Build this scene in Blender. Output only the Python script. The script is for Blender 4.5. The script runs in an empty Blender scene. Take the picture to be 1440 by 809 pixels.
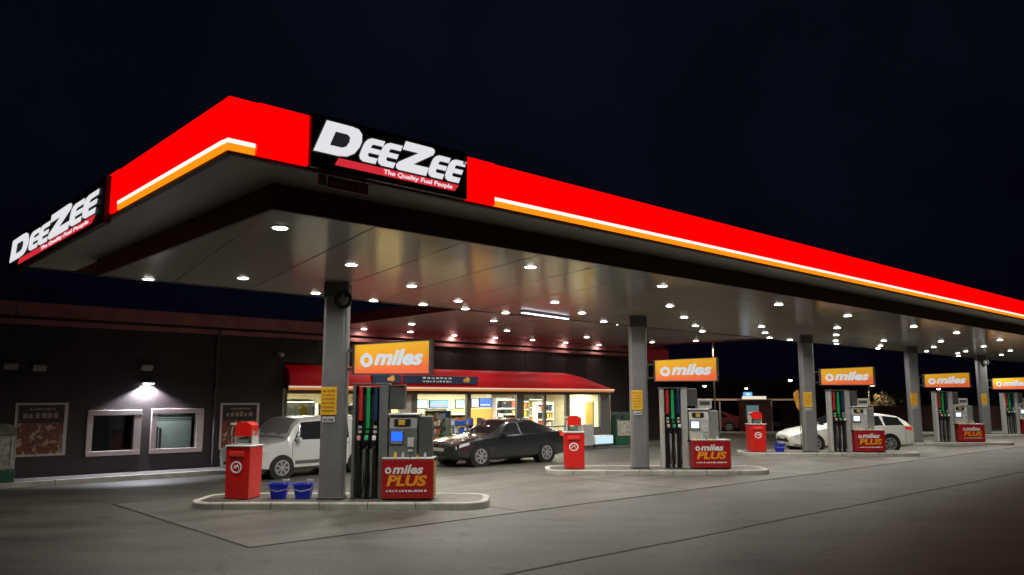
import bpy, bmesh, math, random
from mathutils import Vector, Matrix
R = math.radians
random.seed(7)
sc = bpy.context.scene
col = sc.collection

# ---------------------------------------------------------------- camera
cam_d = bpy.data.cameras.new("camera"); cam = bpy.data.objects.new("camera", cam_d); col.objects.link(cam)
cam.location = (0, 0, 2.3); cam.rotation_euler = (R(90 + 7.88), 0, 0)
cam_d.sensor_width = 36; cam_d.lens = 28.0; cam_d.clip_start = .1; cam_d.clip_end = 2000
sc.camera = cam
# ---------------------------------------------------------------- world: night sky
w = bpy.data.worlds.new("World"); sc.world = w; w.use_nodes = True
wn = w.node_tree; wn.nodes.clear()
wo = wn.nodes.new("ShaderNodeOutputWorld"); wb = wn.nodes.new("ShaderNodeBackground")
tc = wn.nodes.new("ShaderNodeTexCoord"); nz = wn.nodes.new("ShaderNodeTexNoise"); cr = wn.nodes.new("ShaderNodeValToRGB")
nz.inputs["Scale"].default_value = 1.6; nz.inputs["Detail"].default_value = 5
cr.color_ramp.elements[0].position = .42; cr.color_ramp.elements[0].color = (.0005, .0007, .0024, 1)
cr.color_ramp.elements[1].position = .75; cr.color_ramp.elements[1].color = (.0030, .0038, .0092, 1)
wn.links.new(tc.outputs["Generated"], nz.inputs["Vector"]); wn.links.new(nz.outputs["Fac"], cr.inputs["Fac"])
wn.links.new(cr.outputs["Color"], wb.inputs["Color"]); wn.links.new(wb.outputs[0], wo.inputs[0])
wb.inputs["Strength"].default_value = 1.0
# ---------------------------------------------------------------- colour management
vs = sc.view_settings; vs.view_transform = 'Standard'; vs.look = 'None'; vs.exposure = 0; vs.gamma = 1
sc.cycles.use_denoising = True
sc.cycles.max_bounces = 6; sc.cycles.diffuse_bounces = 3; sc.cycles.glossy_bounces = 3; sc.cycles.transmission_bounces = 4
sc.cycles.sample_clamp_indirect = 4; sc.cycles.caustics_reflective = False; sc.cycles.caustics_refractive = False
sc.cycles.use_light_tree = True
SLA = 10.0
P_CANOPY = 66.0      # watts of each canopy downlight

# ================================================================ materials
MATS = {}
def mat(name, c, rough=.5, metal=0, var=.12, scale=6, bump=0, bscale=60, spec=.5, coat=0, emit=None, es=0):
    if name in MATS: return MATS[name]
    m = bpy.data.materials.new(name); m.use_nodes = True; nt = m.node_tree; b = nt.nodes["Principled BSDF"]
    b.inputs["Roughness"].default_value = rough; b.inputs["Metallic"].default_value = metal
    b.inputs["Specular IOR Level"].default_value = spec; b.inputs["Coat Weight"].default_value = coat
    tc = nt.nodes.new("ShaderNodeTexCoord"); n = nt.nodes.new("ShaderNodeTexNoise"); n.inputs["Scale"].default_value = scale
    n.inputs["Detail"].default_value = 6; n.inputs["Roughness"].default_value = .65
    nt.links.new(tc.outputs["Object"], n.inputs["Vector"])
    r = nt.nodes.new("ShaderNodeValToRGB")
    r.color_ramp.elements[0].position = .3; r.color_ramp.elements[1].position = .72
    r.color_ramp.elements[0].color = tuple(x * (1 - var) for x in c) + (1,)
    r.color_ramp.elements[1].color = tuple(min(1, x * (1 + var)) for x in c) + (1,)
    nt.links.new(n.outputs["Fac"], r.inputs["Fac"]); nt.links.new(r.outputs[0], b.inputs["Base Color"])
    if bump:
        n2 = nt.nodes.new("ShaderNodeTexNoise"); n2.inputs["Scale"].default_value = bscale; n2.inputs["Detail"].default_value = 4
        nt.links.new(tc.outputs["Object"], n2.inputs["Vector"])
        bp = nt.nodes.new("ShaderNodeBump"); bp.inputs["Strength"].default_value = bump; bp.inputs["Distance"].default_value = .02
        nt.links.new(n2.outputs["Fac"], bp.inputs["Height"]); nt.links.new(bp.outputs[0], b.inputs["Normal"])
    if emit:
        b.inputs["Emission Color"].default_value = (*emit, 1); b.inputs["Emission Strength"].default_value = es
    MATS[name] = m
    return m
def glow(name, c, s):
    if name in MATS: return MATS[name]
    m = bpy.data.materials.new(name); m.use_nodes = True; nt = m.node_tree; b = nt.nodes["Principled BSDF"]
    b.inputs["Base Color"].default_value = (c[0] * .4, c[1] * .4, c[2] * .4, 1); b.inputs["Roughness"].default_value = .4
    b.inputs["Emission Color"].default_value = (*c, 1); b.inputs["Emission Strength"].default_value = s
    MATS[name] = m; return m
def glass(name, tint=(.9, .95, .95), rough=.02, dark=False):
    if name in MATS: return MATS[name]
    m = bpy.data.materials.new(name); m.use_nodes = True; nt = m.node_tree; nt.nodes.clear()
    o = nt.nodes.new("ShaderNodeOutputMaterial"); mx = nt.nodes.new("ShaderNodeMixShader"); fr = nt.nodes.new("ShaderNodeFresnel")
    fr.inputs["IOR"].default_value = 1.45
    t = nt.nodes.new("ShaderNodeBsdfTransparent"); t.inputs[0].default_value = (*tint, 1)
    g = nt.nodes.new("ShaderNodeBsdfGlossy"); g.inputs["Roughness"].default_value = rough; g.inputs[0].default_value = (.9, .9, .9, 1)
    ge = nt.nodes.new("ShaderNodeNewGeometry"); iv = nt.nodes.new("ShaderNodeMath"); iv.operation = 'SUBTRACT'; iv.inputs[0].default_value = 1
    ml = nt.nodes.new("ShaderNodeMath"); ml.operation = 'MULTIPLY'   # reflect on the outer face only: thin pane
    nt.links.new(ge.outputs["Backfacing"], iv.inputs[1]); nt.links.new(iv.outputs[0], ml.inputs[0]); nt.links.new(fr.outputs[0], ml.inputs[1])
    nt.links.new(ml.outputs[0], mx.inputs[0]); nt.links.new(t.outputs[0], mx.inputs[1]); nt.links.new(g.outputs[0], mx.inputs[2])
    nt.links.new(mx.outputs[0], o.inputs[0]); MATS[name] = m; return m

def ground_mat(name, c, c2, rough, scale=.35, crack=False):
    m = bpy.data.materials.new(name); m.use_nodes = True; nt = m.node_tree; b = nt.nodes["Principled BSDF"]
    tc = nt.nodes.new("ShaderNodeTexCoord")
    big = nt.nodes.new("ShaderNodeTexNoise"); big.inputs["Scale"].default_value = scale; big.inputs["Detail"].default_value = 8; big.inputs["Roughness"].default_value = .6
    mp = nt.nodes.new("ShaderNodeMapping"); mp.inputs["Scale"].default_value = (.5, 1.6, 1); mp.inputs["Rotation"].default_value = (0, 0, R(-8))
    st = nt.nodes.new("ShaderNodeTexNoise"); st.inputs["Scale"].default_value = .8; st.inputs["Detail"].default_value = 4
    fine = nt.nodes.new("ShaderNodeTexNoise"); fine.inputs["Scale"].default_value = 18; fine.inputs["Detail"].default_value = 3
    nt.links.new(tc.outputs["Object"], big.inputs["Vector"]); nt.links.new(tc.outputs["Object"], fine.inputs["Vector"])
    nt.links.new(tc.outputs["Object"], mp.inputs["Vector"]); nt.links.new(mp.outputs[0], st.inputs["Vector"])
    r = nt.nodes.new("ShaderNodeValToRGB"); r.color_ramp.elements[0].position = .3; r.color_ramp.elements[1].position = .7
    r.color_ramp.elements[0].color = (*c, 1); r.color_ramp.elements[1].color = (*c2, 1)
    r2 = nt.nodes.new("ShaderNodeValToRGB"); r2.color_ramp.elements[0].position = .25; r2.color_ramp.elements[1].position = .6
    r2.color_ramp.elements[0].color = (.5, .49, .47, 1); r2.color_ramp.elements[1].color = (1, 1, 1, 1)
    r3 = nt.nodes.new("ShaderNodeValToRGB"); r3.color_ramp.elements[0].position = .3; r3.color_ramp.elements[1].position = .7
    r3.color_ramp.elements[0].color = (.6, .6, .6, 1); r3.color_ramp.elements[1].color = (1.25, 1.25, 1.25, 1)
    nt.links.new(big.outputs["Fac"], r.inputs[0]); nt.links.new(st.outputs["Fac"], r2.inputs[0]); nt.links.new(fine.outputs["Fac"], r3.inputs[0])
    def mul(a, bb):
        x = nt.nodes.new("ShaderNodeMix"); x.data_type = 'RGBA'; x.blend_type = 'MULTIPLY'; x.inputs[0].default_value = 1
        nt.links.new(a, x.inputs[6]); nt.links.new(bb, x.inputs[7]); return x.outputs[2]
    vo = nt.nodes.new("ShaderNodeTexVoronoi"); vo.feature = 'DISTANCE_TO_EDGE'; vo.inputs["Scale"].default_value = .16; vo.inputs["Randomness"].default_value = 1
    wv = nt.nodes.new("ShaderNodeVectorMath"); wv.operation = 'MULTIPLY_ADD'; wv.inputs[1].default_value = (.9, .9, 0)
    wn_ = nt.nodes.new("ShaderNodeTexNoise"); wn_.inputs["Scale"].default_value = 1.2; wn_.inputs["Detail"].default_value = 6
    nt.links.new(tc.outputs["Object"], wn_.inputs["Vector"]); nt.links.new(wn_.outputs["Color"], wv.inputs[0]); nt.links.new(tc.outputs["Object"], wv.inputs[2]); nt.links.new(wv.outputs[0], vo.inputs["Vector"])
    r4 = nt.nodes.new("ShaderNodeValToRGB"); r4.color_ramp.elements[0].position = .0; r4.color_ramp.elements[1].position = .004
    r4.color_ramp.elements[0].color = (.55, .55, .55, 1); r4.color_ramp.elements[1].color = (1, 1, 1, 1); nt.links.new(vo.outputs["Distance"], r4.inputs[0])
    oi = nt.nodes.new("ShaderNodeTexNoise"); oi.inputs["Scale"].default_value = 2.1; oi.inputs["Detail"].default_value = 3; nt.links.new(tc.outputs["Object"], oi.inputs["Vector"])
    r5 = nt.nodes.new("ShaderNodeValToRGB"); r5.color_ramp.elements[0].position = .30; r5.color_ramp.elements[1].position = .38
    r5.color_ramp.elements[0].color = (.5, .49, .48, 1); r5.color_ramp.elements[1].color = (1, 1, 1, 1); nt.links.new(oi.outputs["Fac"], r5.inputs[0])
    nt.links.new(mul(mul(mul(mul(r.outputs[0], r2.outputs[0]), r3.outputs[0]), r4.outputs[0]), r5.outputs[0]), b.inputs["Base Color"])
    b.inputs["Roughness"].default_value = rough; b.inputs["Specular IOR Level"].default_value = .4
    bp = nt.nodes.new("ShaderNodeBump"); bp.inputs["Strength"].default_value = .35; bp.inputs["Distance"].default_value = .01
    nt.links.new(fine.outputs["Fac"], bp.inputs["Height"]); nt.links.new(bp.outputs[0], b.inputs["Normal"])
    MATS[name] = m; return m

M_asph = ground_mat("asphalt", (.060, .056, .047), (.100, .094, .078), .55)
M_conc = ground_mat("concrete", (.095, .090, .075), (.140, .133, .111), .5, .6)
M_kerb = mat("kerb_concrete", (.40, .385, .335), .75, 0, .28, 2.2, .3, 40)
M_pave = ground_mat("paving", (.10, .095, .09), (.15, .14, .13), .7, .8)
M_joint = mat("joint_tar", (.02, .018, .016), .8)
M_soff = mat("soffit_metal", (.53, .515, .475), .15, 0, .06, .5, .05, 1.6, .16)
M_soff2 = mat("outer_soffit", (.5, .48, .43), .4, 0, .08, .8)
M_dark = mat("dark_trim", (.012, .012, .013), .5)
M_red = glow("fascia_red", (1, 0, 0), 1.5)
M_white_l = glow("line_white", (1, .93, .85), 1.15)
M_orange_l = glow("line_orange", (1, .25, .005), 1.25)
M_col = mat("column_steel", (.27, .27, .272), .36, .45, .12, 3)
M_grey = mat("panel_grey", (.30, .30, .29), .45, .2)
M_dgrey = mat("panel_dark", (.085, .088, .09), .45, .1)
M_lgrey = mat("light_grey", (.52, .52, .49), .45)
M_black = mat("rubber_black", (.012, .012, .012), .45)
M_redp = mat("red_paint", (.62, .012, .008), .38, 0, .1, 4, coat=.3)
M_redp2 = mat("cabinet_red", (.38, .008, .012), .4, 0, .1, 4, coat=.3)
M_blue = mat("bucket_blue", (.01, .03, .55), .4)
M_green = mat("hose_green", (.01, .36, .10), .45)
M_hred = mat("hose_red", (.6, .02, .03), .45)
M_hblue = mat("hose_navy", (.01, .03, .10), .45)
M_yellow = mat("sticker_yellow", (.78, .42, .02), .5)
M_white = mat("white_print", (.8, .8, .8), .5)
M_wall = mat("wall_dark", (.024, .0155, .0155), .62, 0, .25, .9, .15, 12)
M_par = mat("parapet_red_cast", (.40, .15, .15), .5, 0, .3, 1.5)  # red glow of the fascia painted into the grey parapet metal
M_pink = mat("window_frame_paint", (.52, .42, .41), .5)
M_lens = glow("lens_glow", (1, .95, .86), 18)
M_signw = glow("sign_white", (.74, .84, .92), .62)

# ================================================================ mesh builder
class MB:
    def __init__(s): s.bm = bmesh.new(); s.m = Matrix.Identity(4)
    def _x(s, vs): 
        if s.m != Matrix.Identity(4): bmesh.ops.transform(s.bm, matrix=s.m, verts=vs)
        return s
    def box(s, x0, x1, y0, y1, z0, z1, bev=0, taper=0):
        r = bmesh.ops.create_cube(s.bm, size=1)['verts']
        for v in r:
            k = 1 - taper if v.co.z < 0 else 1
            v.co = Vector(((x0 + x1) / 2 + v.co.x * k * (x1 - x0), (y0 + y1) / 2 + v.co.y * k * (y1 - y0), (z0 + z1) / 2 + v.co.z * (z1 - z0)))
        if bev:
            es = {e for v in r for e in v.link_edges}
            res = bmesh.ops.bevel(s.bm, geom=list(es), offset=bev, segments=2, affect='EDGES', profile=.5)
            r = list({v for f in res['faces'] for v in f.verts} | {v for v in r if v.is_valid})
        return s._x(r)
    def cyl(s, p0, p1, r0, r1=None, n=16):
        p0, p1 = Vector(p0), Vector(p1); d = p1 - p0; r1 = r0 if r1 is None else r1
        r = bmesh.ops.create_cone(s.bm, cap_ends=True, segments=n, radius1=max(r0, 1e-4), radius2=max(r1, 1e-4), depth=d.length)['verts']
        M = Matrix.Translation((p0 + p1) / 2) @ d.to_track_quat('Z', 'Y').to_matrix().to_4x4()
        bmesh.ops.transform(s.bm, matrix=M, verts=r); return s._x(r)
    def tube(s, pts, r, n=8):
        pts = [Vector(p) for p in pts]; rings = []
        for i, p in enumerate(pts):
            d = (pts[min(i + 1, len(pts) - 1)] - pts[max(i - 1, 0)]).normalized()
            q = d.to_track_quat('Z', 'Y')
            rings.append([s.bm.verts.new(p + q @ Vector((r * math.cos(a), r * math.sin(a), 0))) for a in [2 * math.pi * k / n for k in range(n)]])
        for A, B in zip(rings, rings[1:]):
            for k in range(n): s.bm.faces.new((A[k], A[(k + 1) % n], B[(k + 1) % n], B[k]))
        s.bm.faces.new(rings[0][::-1]); s.bm.faces.new(rings[-1])
        return s._x([v for q in rings for v in q])
    def prism(s, pts, a, b, axis='y'):
        """pts 2D polygon extruded along an axis between a and b"""
        def P(u, v, t): return {'y': (u, t, v), 'x': (t, u, v), 'z': (u, v, t)}[axis]
        A = [s.bm.verts.new(P(u, v, a)) for u, v in pts]; B = [s.bm.verts.new(P(u, v, b)) for u, v in pts]
        n = len(pts)
        s.bm.faces.new(A); s.bm.faces.new(B[::-1])
        for k in range(n): s.bm.faces.new((A[k], B[k], B[(k + 1) % n], A[(k + 1) % n]))
        return s._x(A + B)
    def ring(s, c, r0, r1, y0, y1, n=24, axis='y'):
        vs = []
        def P(r, a, t):
            u, v = r * math.cos(a), r * math.sin(a)
            return (c[0] + u, t, c[1] + v) if axis == 'y' else (c[0] + u, c[1] + v, t)
        for k in range(n):
            a = 2 * math.pi * k / n
            vs.append([s.bm.verts.new(P(r, a, t)) for r, t in ((r0, y0), (r1, y0), (r1, y1), (r0, y1))])
        for k in range(n):
            A, B = vs[k], vs[(k + 1) % n]
            for j in range(4): s.bm.faces.new((A[j], A[(j + 1) % 4], B[(j + 1) % 4], B[j]))
        return s._x([v for q in vs for v in q])
    def grid(s, rows):
        V = [[s.bm.verts.new(p) for p in r] for r in rows]
        for A, B in zip(V, V[1:]):
            for k in range(len(A) - 1):
                try: s.bm.faces.new((A[k], A[k + 1], B[k + 1], B[k]))
                except ValueError: pass
        return s._x([v for q in V for v in q])
    def build(s, name, m, parent=None, smooth=False, loc=None, rot=None, kind=None):
        bmesh.ops.recalc_face_normals(s.bm, faces=s.bm.faces)
        me = bpy.data.meshes.new(name); s.bm.to_mesh(me); s.bm.free()
        if isinstance(m, (list, tuple)):
            for q in m: me.materials.append(q)
        else: me.materials.append(m)
        if smooth:
            for p in me.polygons: p.use_smooth = True
        o = bpy.data.objects.new(name, me); col.objects.link(o)
        if parent: o.parent = parent
        if loc: o.location = loc
        if rot: o.rotation_euler = rot
        if kind: o['kind'] = kind
        return o
def tag(o, label, cat, group=None):
    o['label'] = label; o['category'] = cat
    if group: o['group'] = group
    return o
def thing(name, label, cat, loc=(0, 0, 0), rz=0, group=None):
    o = bpy.data.objects.new(name, None); col.objects.link(o); o.location = loc; o.rotation_euler = (0, 0, rz); o.empty_display_size = .2
    return tag(o, label, cat, group)
def struct(o, label=None):
    o['kind'] = 'structure'
    if label: o['label'] = label
    return o
def copy_tree(o, parent=None):
    c = o.copy(); col.objects.link(c)
    if parent: c.parent = parent
    for ch in o.children: copy_tree(ch, c)
    return c
# canopy frame: X along the long red fascia, Y back towards the shop
AZ = R(42.3)
CF = Matrix.Rotation(AZ, 4, 'Z')
def C(x, y, z=0): 
    v = CF @ Vector((x, y, z)); return (v.x, v.y, v.z)

def curve_mesh(name, splines, m, parent, M, depth=.01, offset=0):
    cu = bpy.data.curves.new(name, 'CURVE'); cu.dimensions = '2D'; cu.fill_mode = 'BOTH'; cu.extrude = depth; cu.offset = offset
    for pts in splines:
        sp = cu.splines.new('POLY'); sp.points.add(len(pts) - 1); sp.use_cyclic_u = True
        for i, (x, y) in enumerate(pts): sp.points[i].co = (x, y, 0, 1)
    return _conv(name, cu, m, parent, M)
def _conv(name, cu, m, parent, M):
    t = bpy.data.objects.new("tmp", cu); col.objects.link(t)
    dg = bpy.context.evaluated_depsgraph_get(); dg.update()
    me = bpy.data.meshes.new_from_object(t.evaluated_get(dg)); bpy.data.objects.remove(t); me.name = name
    me.materials.clear(); me.materials.append(m); me.transform(M)
    o = bpy.data.objects.new(name, me); col.objects.link(o); o.parent = parent
    return o
def text(name, s, size, m, parent, M, shear=0, bold=0, depth=.004, width=None, space=1):
    cu = bpy.data.curves.new(name, 'FONT'); cu.body = s; cu.size = size; cu.shear = shear; cu.offset = bold; cu.extrude = depth
    cu.align_x = 'CENTER'; cu.align_y = 'CENTER'; cu.space_character = space; cu.resolution_u = 3
    o = _conv(name, cu, m, parent, Matrix.Identity(4))
    if width:
        xs = [v.co.x for v in o.data.vertices]; k = width / (max(xs) - min(xs)); mid = (max(xs) + min(xs)) / 2
        o.data.transform(Matrix.Diagonal((k, 1, 1, 1)) @ Matrix.Translation((-mid, 0, 0)))
    o.data.transform(M); return o
UP = Matrix.Rotation(R(90), 4, 'X')      # text standing upright, facing -Y
def facing(x, y, z): return Matrix.Translation((x, y, z)) @ UP

# ================================================================ ground
bm = MB(); bm.box(-400, 600, -60, 900, -.5, 0); struct(bm.build('forecourt_ground', M_asph), 'worn dark asphalt of the forecourt')
slabs = bpy.data.objects.new('concrete_apron', None); col.objects.link(slabs); slabs.rotation_euler = (0, 0, AZ); struct(slabs, 'pale concrete apron under the canopy')
sl = None
for i in range(11):
    for j in range(2):
        b = MB(); x0 = 5.6 + i * 5.8; y0 = 12.2 + j * 3.4
        b.box(x0 + .015, x0 + 5.785, y0 + .015, y0 + 3.385, -.05, .005 + .0006 * ((i * 7 + j * 3) % 3))
        b.build('concrete_slab', M_conc, slabs)
b = MB(); b.box(5.605, 69.38, 12.205, 18.98, -.06, .0015); b.build('joint_filler', M_joint, slabs)
b = MB()
x = 4.6
while x < 46:
    b.box(x, x + 1.19, 8.05 + .02 * math.sin(x), 8.11 + .02 * math.sin(x), -.02, .0045); x += 1.2
for k in range(54): b.box(5.6 + 1.18 * k, 5.6 + 1.18 * k + 1.16, 12.155 + .012 * math.sin(k * 2.3), 12.20 + .012 * math.sin(k * 2.3), -.02, .0075)
for k in range(6): b.box(5.555 + .01 * math.sin(k * 2), 5.6 + .01 * math.sin(k * 2), 12.2 + 1.15 * k, 12.2 + 1.15 * k + 1.13, -.02, .0075)
b.build('joint_line', M_joint, slabs)
# manhole-like wear patches
b = MB()
for (x, y, r) in ((19.5, 14.1, .35), (31, 14.0, .35)): b.cyl(C(x, y, -.02), C(x, y, .0095), r, n=24)
struct(b.build('manhole_cover', M_dgrey), 'round iron covers in the apron')

# ================================================================ canopy
can = thing('petrol_station_canopy', 'long flat canopy with glowing red fascia above the fuel islands', 'canopy', (0, 0, 0), AZ)
X0, X1, Y0, Y1 = 3.6, 74.0, 8.93, 20.35
ZO, ZI, ZT = 5.2, 4.87, 5.84
def fascia(a, b_, mk, side):
    return
# roof deck
b = MB(); b.box(X0 + .12, X1, Y0 + .12, Y1 - .1, ZT - .14, ZT - .06); b.build('roof_deck', M_dark, can)
# front fascia (normal -Y) : red sheets with line strips, logo bay without lines
def strip(x0, x1, z0, z1, m, name, out=0.0, par=can):
    b = MB(); b.box(x0, x1, Y0 - out, Y0 + .1, z0, z1); return b.build(name, m, par)
def stripL(y0, y1, z0, z1, m, name, out=0.0, par=can):
    b = MB(); b.box(X0 - out, X0 + .1, y0, y1, z0, z1); return b.build(name, m, par)
xs = [X0 + .002, 3.95, 4.64, 7.16, 7.75] + [7.75 + 5.0 * k for k in range(1, 14)]
for i in range(len(xs) - 1):
    a, c = xs[i] + (.006 if i else 0), xs[i + 1] - .006
    if c > X1: c = X1
    if a >= c: break
    bay = 1 <= i <= 3
    strip(a, c, 5.19 if bay else 5.325, ZT, M_red, 'fascia_panel', .03 if bay else 0)
    if not bay:
        strip(a, c, 5.272, 5.325, M_white_l, 'white_light_line', .012)
        strip(a, c, 5.19, 5.272, M_orange_l, 'orange_light_line', .008)
ys = [Y0 + .102, 13.05, 16.4, Y1]
for i in range(3):
    a, c = ys[i] + .003, ys[i + 1] - .003
    bay = i >= 1
    if bay and i == 1: a, c = 13.05, Y1 - .05
    if i == 2: continue
    stripL(a, c, 5.19 if bay else 5.325, ZT - .004, M_red, 'fascia_panel', .02 if bay else 0)
    if not bay:
        stripL(a, c, 5.272, 5.325, M_white_l, 'white_light_line', .012)
        stripL(a, c, 5.19, 5.272, M_orange_l, 'orange_light_line', .008)
# bottom lip dark
b = MB(); b.box(X0 + .02, X1, Y0 + .02, Y0 + .1, 5.15, 5.188); b.box(X0 + .02, X0 + .1, Y0 + .102, Y1 - .05, 5.15, 5.188); b.build('fascia_lip', M_dark, can)
# outer soffit panels (front strip and left strip)
b = MB(); b.box(X0 + .1, 10.05, Y0 + .1, Y0 + 1.06, ZO, ZO + .05)
b.build('outer_soffit_panel', M_soff2, can)
for k in range(13):
    b = MB(); b.box(10.06 + 5 * k, 10.05 + 5 * (k + 1) - .004, Y0 + .1, Y0 + 1.06, ZO, ZO + .05); b.build('outer_soffit_panel', M_soff2, can)
for k in range(3):
    b = MB(); b.box(X0 + .1, 4.76, Y0 + 1.065 + 3.42 * k, Y0 + 1.06 + 3.42 * (k + 1), ZO, ZO + .05); b.build('outer_soffit_panel', M_soff2, can)
# dark vertical step down to the inner soffit
b = MB(); b.box(4.7, X1, 10.0, 10.06, ZI - .03, ZO - .002); b.box(4.7, 4.76, 10.062, 18.25, ZI - .03, ZO - .002)
b.box(4.7, X1, 18.2, 18.26, ZI - .02, ZO + .3); b.box(X0 + .1, X1, Y1 - .1, Y1, ZO - .02, ZT - .01)
b.build('soffit_step', mat('step_grey', (.05, .048, .045), .5), can)
# inner soffit : long panels, joints slanting as in the photograph
b = MB(); b.box(4.77, X1, 10.07, 18.19, ZI + .06, ZI + .1); b.build('soffit_backing', M_dark, can)
SL = .2
k = 0; x = 2.9
while x < X1 - 2:
    wd = 1.75; g = .03
    def cl(v): return min(max(v, 4.77), X1)
    p = [(cl(x + g), 10.07), (cl(x + wd), 10.07), (cl(x + wd + SL * 8.12), 18.19), (cl(x + g + SL * 8.12), 18.19)]
    if p[1][0] - p[0][0] > .05:
        b = MB(); dz = [random.uniform(-.004, .004) for _ in p]
        b.prism(p, ZI, ZI + .05, 'z')
        for v in b.bm.verts:
            if v.co.z < ZI + .01: v.co.z += .0025 * math.sin(v.co.x * 3.1 + v.co.y)
        b.build('soffit_panel', M_soff, can)
    elif p[2][0] - p[3][0] > .05:
        b = MB(); b.prism([p[0], p[2], p[3]], ZI, ZI + .05, 'z'); b.build('soffit_panel', M_soff, can)
    x += wd; k += 1

# link canopy between the main canopy and the shop
lk = thing('link_canopy', 'darker flat roof linking the main canopy to the shop', 'canopy', (0, 0, 0), AZ)
M_soff3 = mat("link_soffit", (.34, .34, .33), .25, 0, .1, .8)
b = MB(); b.box(14.6, 32.0, 18.3, 30.0, ZI + .14, ZI + .34); b.build('roof_deck', M_dark, lk)
for k in range(12):
    b = MB(); b.box(14.6 + 1.45 * k + .01, 14.6 + 1.45 * (k + 1) - .01, 18.29, 30.0, ZI + .06 + .003 * (k % 3), ZI + .11); b.build('soffit_panel', M_soff3, lk)
b = MB(); b.box(14.52, 14.6, 18.29, 30, ZI, ZI + .35); b.build('edge_trim', mat("trim_maroon", (.20, .03, .03), .5), lk)
b = MB(); b.box(32.0, 32.08, 18.29, 30, ZI, ZI + .35); b.build('edge_trim', MATS["trim_maroon"], lk)

# ---------------------------------------------------------------- downlights
LP = [(5.39, 11.17), (5.7, 18.05), (7.17, 16.53), (7.98, 13.41), (9.55, 17.71), (10.58, 15.08), (13.16, 16.6), (11.44, 18.05), (12.95, 17.9), (14.5, 17.95), (16.11, 18.0), (16.55, 23.54), (16.4, 26.5), (18.5, 26.4), (20.9, 26.6), (23.2, 26.6), (10.73, 11.25), (15.3, 15.09), (17.86, 16.46), (20.43, 17.83), (22.14, 18.6), (20.96, 23.33), (25.82, 23.53), (27.7, 26.6), (30.1, 26.6), (25.3, 26.4), (17.9, 20.6), (14.87, 11.17), (18.3, 13.5), (21.25, 15.13), (24.09, 16.68), (26.31, 17.9), (30.51, 23.6), (31.2, 21.6), (20.25, 11.26), (26.11, 15.23), (28.8, 16.66), (31.35, 17.93), (24.7, 11.39), (28.71, 13.66), (31.96, 15.26), (35.13, 16.82), (37.26, 17.8), (30.19, 11.51), (36.75, 15.35), (40.15, 16.95), (42.33, 18.0), (34.45, 11.52), (39.15, 13.78), (43.29, 15.6), (46.98, 17.32), (48.59, 15.85), (50.6, 16.94), (53.85, 18.0), (40.14, 11.66), (49.68, 13.96), (54.22, 15.74), (46.3, 11.7), (52.4, 11.8), (58.6, 12), (62.5, 15.6), (57.8, 14.2), (65, 17.3), (44.6, 13.7), (33.2, 18.0)]
ld = bpy.data.lights.new('downlight_lamp', 'AREA'); ld.shape = 'DISK'; ld.size = .2; ld.energy = P_CANOPY; ld.color = (1, .965, .885); ld.spread = R(150)
ld2 = ld.copy(); ld2.energy = 7; ld2.color = (1, .93, .8)
FR = sorted(p for p in LP if p[1] < 12.3)[1:]
proto = None
for i, (x, y) in enumerate(LP):
    z = ZI if y < 18.25 else ZI + .06
    if proto is None:
        proto = thing('downlight', 'round white downlight closest to the front corner of the canopy', 'ceiling light', C(x, y, z), AZ, 'downlights in the canopy ceiling')
        b = MB(); b.ring((0, 0), .116, .155, -.012, .03, 20, 'z'); b.build('trim_ring', M_lgrey, proto)
        b = MB(); b.cyl((0, 0, -.022), (0, 0, .03), .10, .115, 20); b.build('lens', M_lens, proto)
        lo = bpy.data.objects.new('lamp', ld); col.objects.link(lo); lo.parent = proto; lo.location = (0, 0, -.03)
        t = proto
    else:
        t = copy_tree(proto); t.location = C(x, y, z)
        if y > 25:
            for ch in t.children:
                if ch.type == 'LIGHT': ch.data = ld2
        t['label'] = 'round white downlight glowing in the darker link roof before the shop' if y > 18.9 else (
            'white downlight at the far left edge of the canopy' if i == 1 else
            ['second', 'third', 'fourth', 'fifth', 'sixth', 'seventh', 'eighth', 'ninth', 'tenth', 'eleventh', 'twelfth', 'thirteenth'][FR.index((x, y))] + ' downlight from the left in the row along the front soffit edge' if (x, y) in FR else
            'white downlight just left of the nearest column top' if i == 4 else 'white downlight in front of the nearest column top' if i == 3 else 'white downlight midway between the front corner and the left edge' if i == 2 else
            'round white downlight glowing in the grey panelled canopy ceiling')
t = thing('ceiling_streak', 'long bluish white glowing streak added on the ceiling before the shop', 'ceiling light', C(17.3, 17.45, ZI), AZ)  # added glowing bar, stands in for the shop strip's reflected streak
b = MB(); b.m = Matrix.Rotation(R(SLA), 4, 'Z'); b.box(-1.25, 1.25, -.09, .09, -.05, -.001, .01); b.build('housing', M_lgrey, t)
b = MB(); b.m = Matrix.Rotation(R(SLA), 4, 'Z'); b.box(-1.2, 1.2, -.06, .06, -.075, -.051); b.build('tube', glow('streak_blue', (.8, .8, 1), 3.5), t)  # glowing part of the added streak, not a fitted tube
# red clearance tag under the front fascia
t = thing('clearance_sign', 'small red height limit tag hanging under the front fascia sign', 'sign', C(5.2, 8.98, 5.06), AZ)
b = MB(); b.box(-.24, .36, -.012, .012, -.075, .07, .006); b.build('board', mat("tag_red", (.75, .02, .06), .5), t)
b = MB(); b.box(-.38, -.26, -.012, .012, -.07, .08, .004); b.build('symbol_plate', mat("tag_plate", (.7, .45, .3), .5), t)
text('lettering', 'maks. 4,5m', .11, mat("tag_text", (.85, .7, .68), .5), t, facing(.07, -.014, 0), .1, .002, width=.5)
b = MB(); b.box(-.2, -.18, -.005, .005, .07, .17); b.box(.28, .3, -.005, .005, .07, .17); b.build('hanger', M_dgrey, t)

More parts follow.
